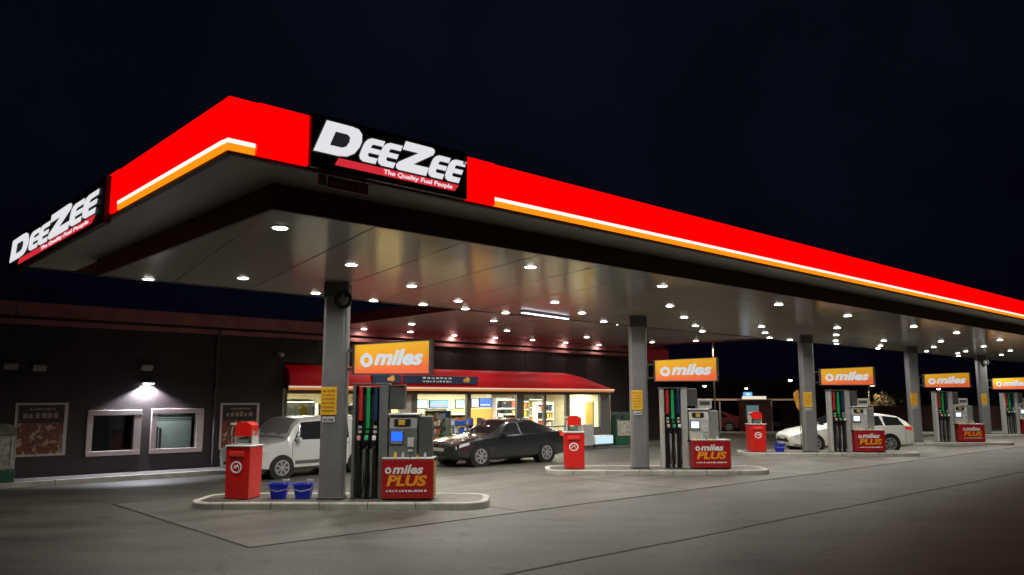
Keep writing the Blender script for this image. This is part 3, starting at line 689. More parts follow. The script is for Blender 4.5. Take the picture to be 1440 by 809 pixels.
def column(k):
    t = thing('canopy_column', 'rounded grey steel canopy column, ' + ['thick nearest one rising behind the blue buckets', 'second from camera', 'third from camera in front of the white estate car', 'fourth from camera', 'fifth and farthest one visible'][k], 'column', (PX[k], PY[k], IZ), 0, 'columns holding the canopy')
    Wc = .54; Dc = .40; H = ZI - IZ
    b = MB(); b.box(0, Wc, 0, Dc, 0, H - .003)
    es = [e for e in b.bm.edges if abs(e.verts[0].co.z - e.verts[1].co.z) > 1]
    bmesh.ops.bevel(b.bm, geom=es, offset=.09, segments=4, affect='EDGES', profile=.5)
    b.build('shaft', M_col, t)
    b = MB(); b.box(-.01, Wc + .01, -.01, Dc + .01, H * .92, H - .01, .05); b.build('collar', M_dgrey, t)
    b = MB(); b.box(-.015, Wc + .015, -.015, Dc + .015, 0, .05, .012); b.build('foot_plate', M_dgrey, t)
    # yellow notice
    n = thing('yellow_notice', 'yellow notice plate on the ' + ['nearest', 'second', 'third', 'fourth', 'fifth'][k] + ' canopy column', 'notice', (PX[k] + .0, PY[k] - .012, 1.93), 0, 'yellow notices on the columns')
    b = MB(); b.box(.015, .36, -.008, .01, 0, .6, .006); b.build('plate', M_yellow, n)
    M_brown = mat('notice_print', (.35, .17, .02), .5)
    for q in range(6): dashes(n, .05, .33, .52 - .085 * q, .035, -.011, M_brown, 5 + q % 3, k * 7 + q)
    b = MB(); b.box(.06, .32, -.008, .01, -.16, -.04, .004); b.build('small_plate', mat('small_plate', (.5, .5, .5), .5), n)
    dashes(n, .09, .3, -.1, .05, -.011, M_dgrey, 4, k)
    if k in (0, 4):
        s = thing('round_fitting', ['round dark ringed fitting near the top of the nearest column', 'round dark ringed fitting near the top of the farthest column'][k // 4], 'fitting', (PX[k] + .44, PY[k] - .03, 4.45), 0)  # dark ringed fitting on the shaft, gives no light
        b = MB(); b.ring((0, 0), .13, .20, -.04, .03, 24); b.build('ring', M_black, s)
        b = MB(); b.cyl((0, -.02, 0), (0, .03, 0), .07, n=14); b.box(-.015, .015, -.01, .02, -.14, .14); b.box(-.14, .14, -.012, .018, -.015, .015); b.build('hub', M_grey, s)
for k in range(5): column(k)

# ---------------------------------------------------------------- miles signs
def sign_mat():
    m = bpy.data.materials.new('miles_face'); m.use_nodes = True; nt = m.node_tree; b = nt.nodes["Principled BSDF"]
    tc = nt.nodes.new("ShaderNodeTexCoord"); s = nt.nodes.new("ShaderNodeSeparateXYZ"); r = nt.nodes.new("ShaderNodeValToRGB")
    mr = nt.nodes.new("ShaderNodeMapRange"); mr.inputs[1].default_value = 0; mr.inputs[2].default_value = .68
    a = nt.nodes.new("ShaderNodeMath"); a.operation = 'MULTIPLY_ADD'; a.inputs[1].default_value = -.08
    nt.links.new(tc.outputs["Object"], s.inputs[0]); nt.links.new(s.outputs[0], a.inputs[0]); nt.links.new(s.outputs[2], a.inputs[2])
    nt.links.new(a.outputs[0], mr.inputs[0]); nt.links.new(mr.outputs[0], r.inputs[0])
    e = r.color_ramp.elements; e[0].position = .0; e[0].color = (.85, .14, .05, 1); e[1].position = 1; e[1].color = (.9, .52, .02, 1)
    q = e.new(.35); q.color = (.82, .30, .015, 1)
    nt.links.new(r.outputs[0], b.inputs["Base Color"]); nt.links.new(r.outputs[0], b.inputs["Emission Color"]); b.inputs["Emission Strength"].default_value = .5
    MATS['miles_face'] = m; return m
M_miles = sign_mat()
def logo(parent, x, z, r, y, m, th=.008):
    """ring with a small peak, as the petrol chain's emblem"""
    n = 20; O = []; I = []
    for q in range(n):
        a = math.pi / 2 + 2 * math.pi * q / n; ro = r * (1.12 if q == 0 else 1.0); O.append((x + ro * math.cos(a), z + ro * math.sin(a)))
        I.append((x + r * .45 * math.cos(a), z + r * .45 * math.sin(a)))
    return curve_mesh('emblem', [O, I[::-1]], m, parent, facing(0, y, 0), th)
proto_sign = thing('miles_sign', 'glowing orange miles sign beside the nearest column', 'sign', (0, 0, 0), 0, 'orange miles signs above the pumps')
b = MB(); b.prism([(0, 0), (1.79, .0), (1.79, .70), (0, .62)], -.07, .07); b.build('face_panel', M_miles, proto_sign)
b = MB(); b.prism([(-.05, -.02), (0, -.02), (0, .64), (-.05, .64)], -.085, .085); b.prism([(1.79, -.02), (1.86, -.02), (1.86, .73), (1.79, .73)], -.085, .085)
b.prism([(-.05, -.03), (1.86, -.03), (1.86, -.002), (-.05, -.002)], -.08, .08); b.prism([(-.05, .64), (0, .64), (0, .622), (1.79, .702), (1.79, .73)], -.08, .08); b.build('frame', M_dgrey, proto_sign)
logo(proto_sign, .29, .28, .15, -.078, M_signw)
text('lettering', 'miles', .46, M_signw, proto_sign, facing(1.06, -.078, .33), .28, .018, width=1.18)
b = MB(); b.box(-.22, -.05, -.03, .03, .06, .12); b.box(-.22, -.05, -.03, .03, .48, .54); b.box(-.24, -.2, -.04, .04, .02, .58); b.build('bracket', M_dgrey, proto_sign)
sgn_lab = ['glowing orange miles sign beside the nearest column', 'orange miles sign beside the second column', 'orange miles sign above the white estate car', 'orange miles sign beside the fourth column', 'orange miles sign cut by the right frame edge']
for k in range(5):
    t = proto_sign if k == 0 else copy_tree(proto_sign)
    t.location = (PX[k] + .72 + OFF[k] * .12 + (.05 if k else 0), PY[k] + .15, 2.83); t.rotation_euler = (0, 0, R(-9)); t['label'] = sgn_lab[k]
    s_ = [.94, 1.04, 1.12, 1.16, 1.2][k]; t.scale = (s_, 1, 1)

# ---------------------------------------------------------------- fuel pump
M_pump1 = mat('pump_grey', (.15, .155, .15), .4, .1)
def make_pump():
    t = thing('fuel_pump', 'fuel pump', 'fuel pump', (0, 0, 0), 0, 'fuel pumps on the islands')
    # hose tower frame
    b = MB(); b.box(.68, .75, 0, .45, 0, 2.42, .012); b.build('side_post', M_pump1, t)
    b = MB(); b.box(1.27, 1.46, 0, .5, 0, 2.44, .012); b.build('side_panel', M_pump1, t)
    b = MB(); b.box(1.462, 1.80, .12, .5, 1.9, 2.44, .012); b.build('upper_housing', M_dgrey, t)
    b = MB(); b.box(.752, 1.268, .2, .5, 0, 2.4); b.build('back_panel', M_dark, t)
    b = MB(); b.box(.66, 1.46, -.01, .5, 2.44, 2.48, .008); b.build('top_cap', M_dgrey, t)
    for i, (x, m) in enumerate(((.855, M_hred), (1.02, M_green), (1.185, M_hblue))):
        b = MB(); b.box(x - .042, x + .042, .04, .2, 1.66 if i != 1 else 1.5, 2.4, .012); b.build('hose_mast', m, t)
        for zz in (1.5, 1.40):
            b = MB(); b.box(x - .035, x + .035, .02, .06, zz, zz + .055); b.build('grade_plate', M_lgrey if i != 1 else M_green, t)
        z0 = 1.22
        nz_ = MB(); nz_.tube([(x, .1, z0 + .15), (x, .02, z0 + .12), (x, -.05, z0 + .02), (x, -.04, z0 - .14)], .034); nz_.box(x - .045, x + .045, -.1, .06, z0 - .02, z0 + .1, .015)
        no = nz_.build('nozzle', M_black, t)
        g = MB(); g.box(x - .04, x + .04, -.115, -.045, z0 + .03, z0 + .125, .012); g.build('nozzle_cover', [mat('cover_pink', (.75, .35, .35), .4), mat('cover_green', (.05, .5, .25), .4), M_white][i], no)
        hx = x + (.02, -.015, .02)[i]
        h = MB(); h.tube([(x, -.04, z0 - .12), (x + .01, -.05, z0 - .35), (hx, -.04, .5), (hx + .01, 0, .22), (hx + .045, .05, .14), (hx + .07, .1, .3), (hx + .055, .13, 1.2), (x + .02, .12, 1.7)], .017, 7)
        h.build('hose', M_black, no)
    for x in (.94, 1.1):
        b = MB(); b.box(x - .035, x + .03, .1, .198, .02, 1.05, .008); b.build('divider_slat', M_pump1, t)
    # card terminal
    b = MB(); b.prism([(.0, .88), (0, 1.5), (.1, 1.78), (.5, 1.78), (.5, .88)], 1.50, 2.10, 'x'); b.build('terminal_body', M_pump1, t)
    b = MB(); b.box(1.46, 2.14, .02, .5, 1.785, 1.82, .008); b.build('terminal_hood', M_white, t)
    b = MB(); b.box(1.52, 1.82, -.03, .03, 1.16, 1.46, .01); so_ = b.build('screen_bezel', M_dgrey, t)
    b = MB(); b.box(1.55, 1.79, -.037, -.031, 1.23, 1.43); b.build('screen', glow('screen_blue', (.02, .12, 1), 1.4), so_)
    b = MB()
    for i in range(4):
        for j in range(2): b.box(1.55 + i * .06, 1.59 + i * .06, -.036, -.03, 1.175 + j * .025, 1.19 + j * .025)
    b.build('keys', M_lgrey, so_)
    b = MB(); b.box(1.90, 2.04, -.03, .03, 1.1, 1.3, .012); b.box(1.92, 2.02, -.05, -.02, 1.0, 1.06, .008); b.build('card_reader', M_lgrey, t)
    b = MB(); b.box(1.60, 1.95, -.012, .05, 1.55, 1.7, .006); b.build('price_display', M_dark, t)
    b = MB(); b.box(1.70, 1.84, -.018, -.012, 1.57, 1.68, .004); b.build('shell_sticker', mat('round_sticker', (.65, .4, .05), .5), t)
    b = MB(); b.box(2.103, 2.42, .1, .5, .88, 1.76, .02); b.build('rear_housing', M_dgrey, t)
    b = MB(); b.box(1.42, 2.52, .0, .5, .80, .875); b.build('plinth', M_dark, t)
    rr_ = random.Random(2)
    for q in range(5):
        x = 1.66 + q * .16; b = MB(); h = rr_.uniform(.1, .17); b.cyl((x, -.12, .81), (x, -.12, .81 + h), .032, .03, 10); b.cyl((x, -.12, .81 + h), (x, -.12, .84 + h), .014, n=8); b.build('bottle', [GC[2], M_lgrey, M_dgrey, GC[2], M_lgrey][q], t)
    return t
def make_cabinet():
    t = thing('advert_cabinet', 'cabinet', 'cabinet', (0, 0, 0), 0, 'red miles PLUS cabinets on the islands')
    b = MB(); b.box(0, 1.10, 0, .62, .03, .86, .02); b.build('body', M_redp2, t)
    b = MB(); b.box(-.01, 1.11, -.01, .63, .862, .885, .008); b.build('top_rail', M_lgrey, t)
    b = MB(); b.box(1.102, 1.112, .06, .56, .08, .82); b.build('yellow_side', mat('side_yellow', (.6, .38, .05), .5), t)
    b = MB()
    for q in range(7): b.box(1.112, 1.116, .12, .5, .14 + q * .09, .17 + q * .09)
    b.build('side_print', mat('side_print', (.35, .2, .04), .5), t)
    logo(t, .14, .62, .068, -.003, M_white, .005)
    text('lettering', 'miles', .26, M_white, t, facing(.56, -.004, .64), .25, .008, width=.66)
    text('lettering', 'PLUS', .30, mat('plus_orange', (.85, .32, .02), .5), t, facing(.54, -.004, .40), .2, .012, width=.86)
    dashes(t, .1, .98, .2, .04, -.004, M_white, 13, 4)
    b = MB(); b.box(.03, 1.07, .03, .59, 0, .03); b.build('foot', M_black, t)
    return t
pump0 = make_pump(); cab0 = make_cabinet()
pl = ['fuel pump with blue lit screen beside the nearest column', 'fuel pump with white lit screen beside the second column', 'fuel pump in front of the white estate car', 'fuel pump beside the fourth column', 'fuel pump at the right frame edge']
cl_ = ['red miles PLUS cabinet with yellow side on the nearest island', 'red miles PLUS cabinet on the second island', 'red miles PLUS cabinet hiding the white estate rear door', 'red miles PLUS cabinet on the fourth island', 'red miles PLUS cabinet cut by the right frame edge']
M_pump2 = mat('pump_light_grey', (.40, .40, .38), .4)
M_scrw = glow('screen_white', (.7, .8, 1), 1.3)
for k in range(5):
    t = pump0 if k == 0 else copy_tree(pump0)
    t.location = (PX[k] + OFF[k], PY[k] + .1, IZ); t['label'] = pl[k]
    if k:
        for ch in t.children_recursive:
            if ch.name.split('.')[0] in ('side_post', 'side_panel', 'divider_slat'): ch.data = ch.data.copy(); ch.data.materials[0] = M_pump2
            if ch.name.split('.')[0] == 'screen': ch.data = ch.data.copy(); ch.data.materials[0] = M_scrw
            if ch.name.split('.')[0] in ('terminal_body', 'rear_housing'): ch.data = ch.data.copy(); ch.data.materials[0] = M_lgrey if ch.name.startswith('term') else M_grey
        b = MB(); b.box(1.8, 2.25, .15, .5, 1.82, 2.12, .02); b.build('top_box', M_lgrey, t)
        b = MB(); b.box(1.87, 2.18, .14, .16, 1.93, 2.05); b.build('top_display', M_dgrey, t)
        t.scale = (1 + .02 * k, 1, 1)
    c = cab0 if k == 0 else copy_tree(cab0)
    c.location = (PX[k] + [1.39, 1.84, 2.0, 2.35, 2.5][k], PY[k] - .15, IZ); c['label'] = cl_[k]
    if k: c.scale = (1.06, 1, 1)

# ---------------------------------------------------------------- service bins
def make_bin():
    t = thing('service_bin', 'bin', 'waste bin', (0, 0, 0), 0, 'red service bins at the island ends')
    b = MB(); b.box(-.27, .27, -.28, .28, .0, 1.08, .02, .03); b.build('body', M_redp, t)
    b = MB(); b.box(-.29, .29, -.3, .3, 1.083, 1.115, .01); b.build('lid', M_lgrey, t)
    b = MB(); b.box(-.19, .15, -.292, -.27, .88, .99, .01); b.build('flap', mat('flap_red', (.75, .04, .03), .35), t)
    b = MB(); b.box(-.16, .12, -.296, -.278, .855, .875); b.build('slot', M_dark, t)
    b = MB(); b.ring((-.02, .66), .095, .125, -.288, -.274, 28); b.build('logo_ring', M_white, t)
    b = MB(); b.tube([(-.07, -.283, .63), (-.05, -.283, .70), (-.02, -.283, .64), (0, -.283, .71), (.035, -.283, .66), (.03, -.283, .61)], .012, 6); b.build('logo_mark', M_white, t)
    for x in (-.2, .17): 
        b = MB(); b.box(x, x + .03, -.08, .2, 1.117, 1.42, .004); b.build('dispenser_leg', M_lgrey, t)
    b = MB(); b.prism([(-.17, 1.3), (.2, 1.3), (.2, 1.53), (.1, 1.6), (-.1, 1.6), (-.17, 1.53)], -.12, .18); b.build('towel_dispenser', M_redp, t)
    b = MB(); b.cyl((-.1, -.02, 1.21), (.12, -.02, 1.21), .065, n=16); b.build('paper_roll', mat('paper_blue', (.12, .22, .18), .7), t)
    b = MB(); b.tube([(-.24, -.1, 1.1), (-.26, -.1, 1.4), (-.22, -.1, 1.55)], .012, 6); b.box(-.28, -.17, -.12, -.08, 1.54, 1.58); b.build('squeegee', M_lgrey, t)
    return t
bin0 = make_bin()
bl = ['large red service bin on the nearest island by the white van', 'red service bin on the second island in front of the shop', 'red service bin on the third island beside a blue bucket']
for k, (x, y, sc_, rz) in enumerate([(-5.88, 17.85, 1.0, -12), (1.93, 25.3, 1.1, 0), (9.95, 33.0, 1.1, 4)]):
    t = bin0 if k == 0 else copy_tree(bin0)
    t.location = (x, y, IZ); t.rotation_euler = (0, 0, R(rz)); t.scale = (sc_ * (1.06 if k == 0 else 1.05), sc_, 1.02 if k == 0 else 1.0); t['label'] = bl[k]
# buckets
def make_bucket():
    t = thing('wash_bucket', 'bucket', 'bucket', (0, 0, 0), 0, 'blue wash buckets on the islands')
    n = 4; 
    def rr2(h, d, r, z): 
        p = []
        for sx, sy, a0 in ((1, -1, -90), (1, 1, 0), (-1, 1, 90), (-1, -1, 180)):
            for q in range(4):
                a = R(a0 + q * 30); p.append((sx * (h - r) + r * math.cos(a), sy * (d - r) + r * math.sin(a), z))
        return p
    b = MB(); rows = [rr2(.15, .11, .04, 0), rr2(.20, .14, .05, .29), rr2(.225, .16, .05, .29), rr2(.225, .16, .05, .31), rr2(.19, .13, .045, .31), rr2(.14, .10, .04, .02)]
    V = [[b.bm.verts.new(p) for p in r] for r in rows]; m = len(V[0])
    for A, B in zip(V, V[1:]):
        for k in range(m): b.bm.faces.new((A[k], A[(k + 1) % m], B[(k + 1) % m], B[k]))
    b.bm.faces.new(V[0][::-1]); b.bm.faces.new(V[-1]); b.build('pail', M_blue, t)
    b = MB(); b.tube([(-.205, 0, .27), (-.19, -.12, .2), (0, -.17, .16), (.19, -.12, .2), (.205, 0, .27)], .007, 6); b.build('handle', M_lgrey, t)
    b = MB(); b.tube([(.05, 0, .05), (.1, .02, .3), (.14, .03, .38)], .012, 6); b.box(.06, .2, .01, .05, .36, .40); b.build('squeegee', M_lgrey, t)
    return t
bk0 = make_bucket()
for k, (x, y, lb) in enumerate([(-5.06, 17.75, 'blue wash bucket next to the large red service bin'), (-4.53, 17.75, 'blue wash bucket next to the nearest column'), (10.85, 32.9, 'blue wash bucket on the third island')]):
    t = bk0 if k == 0 else copy_tree(bk0)
    t.location = (x, y, IZ); t.rotation_euler = (0, 0, R([3, -4, 2][k])); t['label'] = lb

# ================================================================ cars
def interp(st, x):
    for a, b in zip(st, st[1:]):
        if a[0] <= x <= b[0]:
            t = (x - a[0]) / (b[0] - a[0]); t = t * t * (3 - 2 * t) * .35 + t * .65
            return [p + (q - p) * t for p, q in zip(a, b)]
    return list(st[-1] if x > st[-1][0] else st[0])
def section(s):
    x, zb, wb_, zbelt, wbelt, ztop, wtop = s
    return [(x, 0, zb), (x, wb_ * .85, zb), (x, wb_, zb + .10), (x, max(wb_, wbelt) + .012, (zb + zbelt) * .5 + .05), (x, wbelt, zbelt), (x, wtop + (wbelt - wtop) * .12, zbelt + (ztop - zbelt) * .88), (x, wtop * .86, ztop - .004), (x, wtop * .5, ztop + .012), (x, 0, ztop + .018)]
def wheel(par, x, y, r, side, mrim):
    b = MB(); b.cyl((x, y - .1, r), (x, y + .1, r), r, n=28); ty = b.build('wheel', M_black, par)
    b = MB(); yo = y + side * .104
    b.ring((x, r), r * .60, r * .70, min(yo, yo + side * .006), max(yo, yo + side * .006), 28)
    b.cyl((x, yo, r), (x, yo + side * .012, r), r * .14, n=12)
    for q in range(7):
        a = 2 * math.pi * q / 7; d = Vector((math.cos(a), 0, math.sin(a))); nn = Vector((-math.sin(a), 0, math.cos(a))); o = Vector((x, yo + side * .004, r))
        P = [o + d * r * .1 + nn * r * .05, o + d * r * .64 + nn * r * .075, o + d * r * .64 - nn * r * .075, o + d * r * .1 - nn * r * .05]
        A = [b.bm.verts.new(p) for p in P]; B = [b.bm.verts.new(p + Vector((0, side * .01, 0))) for p in P]
        b.bm.faces.new(A); b.bm.faces.new(B[::-1])
        for j in range(4): b.bm.faces.new((A[j], B[j], B[(j + 1) % 4], A[(j + 1) % 4]))
    b.build('rim', mrim, ty)
    b = MB(); b.cyl((x, y + side * .098, r), (x, y + side * .102, r), r * .6, n=24); b.build('brake_disc', M_dgrey, ty)
def car(name, label, cat, loc, rz, scl, st, paint, wb_x, wr, wins, shield, rear=None, trim=None, screen_reflection=None):
    t = thing(name, label, cat, loc, rz); t.scale = scl
    L = st[-1][0]; xs = sorted(set([s[0] for s in st] + [L * i / 44 for i in range(45)]))
    b = MB(); rows = []
    for x in xs:
        h = section(interp(st, x)); rows.append([(p[0], -p[1], p[2]) for p in h[::-1]][:-1] + h)
    b.grid(rows)
    for r_ in (rows[0], rows[-1]):
        vs_ = [b.bm.verts.new(p) for p in r_]
        try: b.bm.faces.new(vs_)
        except ValueError: pass
    bmesh.ops.remove_doubles(b.bm, verts=b.bm.verts, dist=.0008)
    body = b.build('body', paint, t, smooth=True); body.data.set_sharp_from_angle(angle=R(28))
    gm = MATS.get('car_glass') or mat('car_glass', (.012, .014, .016), .06, 0, .1, 2, spec=.8)
    def sidept(x, f, side, off):
        h = section(interp(st, x)); p, q = Vector(h[4]), Vector(h[5]); v = p + (q - p) * f
        n = Vector((0, q.z - p.z, -(q.y - p.y))).normalized(); v = v + n * off
        return (v.x, v.y * side, v.z)
    for side in (-1, 1):
        for (xa0, xb0, xa1, xb1) in wins:   # bottom start/end, top start/end
            rows = []
            for i in range(9):
                u = i / 8; rows.append([sidept((xa0 + (xb0 - xa0) * u) * (1 - f) + (xa1 + (xb1 - xa1) * u) * f, .06 + .86 * f, side, .006) for f in (0, .25, .5, .75, 1)])
            b = MB(); b.grid(rows); b.build('side_window', gm, t, smooth=True)
        for wx in wb_x:
            wv = interp(st, wx); y = wv[2] - .075
            b = MB(); b.ring((wx, wr), .001, wr * 1.17, min(side * (y - .2), side * (wv[2] + .018)), max(side * (y - .2), side * (wv[2] + .018)), 30)
            b.build('wheel_arch', M_black, t)
            wheel(t, wx, side * (wv[2] - .07), wr, side, mat('rim_alloy', (.55, .55, .56), .3, .7))
        b = MB(); mx_ = shield[0] + .22; s_ = interp(st, mx_); b.box(mx_, mx_ + .12, min(side * (s_[4] + .0), side * (s_[4] + .17)), max(side * (s_[4]), side * (s_[4] + .17)), s_[3] + .0, s_[3] + .13, .03); b.build('mirror', paint, t)
        # door seams and handles
        b = MB()
        for dx in wins_seams(wins):
            s_ = section(interp(st, dx))
            for p, q in ((s_[2], s_[3]), (s_[3], s_[4])):
                b.prism([(dx, 0), (dx + .012, 0), (dx + .012, .01), (dx, .01)], 0, .001, 'z') if False else None
                y0, y1 = side * p[1], side * q[1]
                vs_ = [b.bm.verts.new(v) for v in ((dx, y0 + side * .004, p[2]), (dx + .012, y0 + side * .004, p[2]), (dx + .012, y1 + side * .004, q[2]), (dx, y1 + side * .004, q[2]))]; b.bm.faces.new(vs_)
        b.build('door_seam', M_dark, t)
        for dx in wins_seams(wins)[1:]:
            s_ = interp(st, dx); yy = s_[4]
            b = MB(); b.box(dx - .2, dx - .05, min(side * (yy), side * (yy + .03)), max(side * yy, side * (yy + .03)), s_[3] - .13, s_[3] - .10, .008); b.build('door_handle', trim or paint, t)
        # head and tail lights
        s_ = interp(st, .16)
        rows = []
        for x in (.05, .18, .34, .5):
            h = section(interp(st, x)); zz = interp(st, x)[3]
            rows.append([(x - .004, side * (h[3][1] + .012 - (.02 if x > .4 else 0)), zz - .10 + .03 * x), (x - .006, side * (h[4][1] + .012), zz - .0)])
        b = MB(); b.grid(rows); b.build('headlight', mat('headlamp', (.7, .72, .75), .15, .3), t)
        rows = []
        for x in (L - .42, L - .2, L - .05, L + .002):
            h = section(interp(st, min(x, L))); zz = interp(st, min(x, L))[3]
            rows.append([(x + .004, side * (h[3][1] + .008), zz - .13), (x + .006, side * (h[4][1] + .01), zz - .01)])
        b = MB(); b.grid(rows); b.build('tail_light', mat('taillamp', (.5, .02, .01), .2, emit=(.9, .03, .01), es=.35), t)
    def glassstrip(xa, xb, nm):
        rows = []
        for i in range(9):
            x = xa + (xb - xa) * i / 8; h = section(interp(st, x)); ww = h[6][1]
            rows.append([(x, yy, (h[6][2] if abs(yy) > ww * .8 else h[8][2]) + .008) for yy in (-ww * .98, -ww * .5, 0, ww * .5, ww * .98)])
        b = MB(); b.grid(rows); return b.build(nm, gm, t, smooth=True)
    w_ = glassstrip(*shield, 'windscreen')
    if screen_reflection: w_.data.materials[0] = screen_reflection  # swaps clear glass for the painted reflection tone
    if rear: glassstrip(*rear, 'rear_window')
    h = interp(st, 0)
    b = MB(); b.box(-.018, .02, -.42, .42, h[3] - .16, h[3] - .03, .006); b.build('grille', M_dark, t)
    b = MB(); b.box(-.012, .05, -.55, .55, h[1] + .03, h[1] + .12, .006); b.build('lower_grille', M_dark, t)
    b = MB(); b.box(-.028, -.019, -.26, .26, h[1] + .14, h[1] + .24, .003); b.build('number_plate', M_lgrey, t)
    if trim:
        for side in (-1, 1):
            s_ = interp(st, L / 2); b = MB(); yy = s_[2] + .02; b.box(wb_x[0] + wr * 1.3, wb_x[1] - wr * 1.3, min(side * (yy - .05), side * yy), max(side * (yy - .05), side * yy), .42, .52, .01); b.build('side_moulding', trim, t)
    return t
def wins_seams(wins): return [w_[0] - .03 for w_ in wins] + [wins[-1][1] + .02]

sedan = [(0, .34, .66, .62, .70, .68, .5), (.1, .24, .80, .70, .82, .76, .62), (.5, .2, .87, .77, .87, .85, .69), (1.0, .18, .885, .83, .885, .93, .73), (1.5, .18, .89, .88, .89, .98, .74), (1.9, .18, .89, .91, .89, 1.22, .66), (2.25, .18, .89, .93, .89, 1.38, .58), (2.8, .18, .89, .94, .89, 1.44, .57), (3.3, .18, .89, .96, .89, 1.40, .57), (3.8, .18, .885, .99, .885, 1.23, .60), (4.25, .22, .875, 1.0, .87, 1.07, .64), (4.6, .26, .84, .97, .80, 1.03, .62), (4.72, .36, .66, .85, .66, .9, .5)]
M_carblk = mat('paint_charcoal', (.026, .027, .031), .24, .3, .1, 2, coat=1)
M_carwht = mat('paint_white', (.78, .78, .73), .3, 0, .04, 2, coat=.6)
M_vanwht = mat('paint_silver_white', (.50, .50, .49), .35, .1, .05, 2, coat=.5)
SC = 1.1
a0 = AZ
def place_front(wx, wy, rz, s, fo, hw):   # position so that the near front wheel touches (wx, wy)
    return (wx - math.cos(rz) * fo * s - math.sin(rz) * hw * s, wy - math.sin(rz) * fo * s + math.cos(rz) * hw * s, 0)
car('sedan_car', 'dark charcoal saloon car parked in front of the lit shop', 'car', place_front(-1.08, 27.3, R(41), SC, .92, .85), R(41), (SC, SC, SC * .98), sedan, M_carblk, (.92, 3.68), .33,
    [(1.62, 2.55, 2.1, 2.55), (2.62, 3.62, 2.62, 3.35)], (1.52, 2.24), (3.4, 4.2))
wagon = [(0, .36, .58, .58, .62, .64, .45), (.1, .24, .78, .66, .80, .74, .6), (.45, .2, .86, .76, .86, .86, .68), (.9, .18, .885, .84, .885, .95, .73), (1.3, .18, .89, .92, .89, 1.02, .74), (1.75, .18, .89, .95, .89, 1.30, .66), (2.1, .18, .89, .97, .89, 1.44, .6), (2.8, .18, .89, .98, .89, 1.49, .6), (3.7, .18, .885, 1.0, .885, 1.46, .6), (4.25, .2, .875, 1.02, .87, 1.38, .6), (4.55, .24, .86, 1.0, .85, 1.18, .62), (4.72, .28, .82, .95, .8, 1.02, .62), (4.8, .38, .66, .8, .66, .86, .5)]
car('estate_car', 'white estate car parked behind the third fuel island', 'car', place_front(12.75, 34.2, R(4), 1.13, .85, .85), R(4), (1.14, 1.13, 1.1), wagon, M_carwht, (.85, 3.75), .335,
    [(1.4, 2.5, 2.0, 2.5), (2.57, 3.5, 2.57, 3.45), (3.57, 4.35, 3.57, 4.2)], (1.32, 2.08), (4.3, 4.66))
van = [(0, .38, .70, .70, .76, .76, .6), (.08, .26, .86, .84, .86, .92, .72), (.4, .22, .91, .94, .91, 1.03, .76), (.98, .22, .915, 1.02, .915, 1.10, .79), (1.08, .22, .915, 1.05, .915, 1.18, .81), (1.3, .22, .915, 1.08, .915, 1.60, .80), (1.5, .22, .915, 1.1, .915, 1.79, .79), (2.1, .22, .915, 1.1, .915, 1.83, .78), (4.2, .22, .915, 1.1, .915, 1.82, .78), (4.36, .26, .91, 1.1, .905, 1.76, .77), (4.42, .4, .86, 1.0, .86, 1.5, .74)]
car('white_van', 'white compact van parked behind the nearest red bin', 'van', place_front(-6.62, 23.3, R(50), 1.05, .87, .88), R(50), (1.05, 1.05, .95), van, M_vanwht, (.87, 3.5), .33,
    [(1.22, 2.25, 1.50, 2.25), (2.35, 3.15, 2.35, 3.15)], (1.07, 1.47), None, M_dgrey, mat('windscreen_reflection', (.20, .195, .185), .45))  # grey reflection on the windscreen painted as flat colour, nothing covers the glass

# ================================================================ background on the right
# far pavement and dark ground edge
b = MB(); b.box(9, 60, 51.4, 52.6, -.05, .12); struct(b.build('far_kerb', M_kerb), 'low kerb beyond the second island')
# shelter with posts
sh = thing('glazed_shelter', 'low glazed shelter with pale posts beyond the second island', 'shelter', (13.5, 54.5, 0))
b = MB(); b.box(-2.6, 6.2, -.1, 2.2, 2.1, 2.24, .02); b.build('roof', mat('shelter_roof', (.35, .28, .24), .5), sh)
for x in (-2.5, -.9, .5, 2.2, 4.0, 6.0):
    b = MB(); b.box(x, x + .1, -.08, .02, 0, 2.098); b.build('post', M_lgrey, sh)
for x in (-2.4, -.8, .6, 2.3, 4.1):
    b = MB(); b.box(x, x + 1.35, 2.05, 2.08, .1, 2.08); b.build('pane', glass('shelter_glass', (.5, .5, .5)), sh)
b = MB(); b.box(-2.6, 6.2, -.14, -.102, 2.12, 2.22)
b.build('lit_strip', mat('strip_tan', (.5, .35, .25), .5, emit=(.6, .35, .2), es=.25), sh)
t = thing('kiosk', 'small kiosk with lit white roof sign beyond the third red bin', 'kiosk', (16.1, 53.5, 0))
b = MB(); b.box(-.9, .9, -.6, .6, 0, 2.05, .03); b.build('booth', mat('kiosk_red', (.09, .03, .03), .5), t)
b = MB(); b.box(-.6, .6, -.7, .7, 2.2, 2.4, .02); b.build('lit_roof_sign', glow('roof_sign_white', (1, .9, .7), .8), t)
b = MB(); b.box(-.95, .95, -.64, .64, 2.052, 2.198); b.build('roof_rim', M_dgrey, t)
b = MB(); b.box(-.7, .1, -.62, -.605, .9, 1.8); b.build('window', glow('kiosk_window', (.25, .45, .5), .3), t)
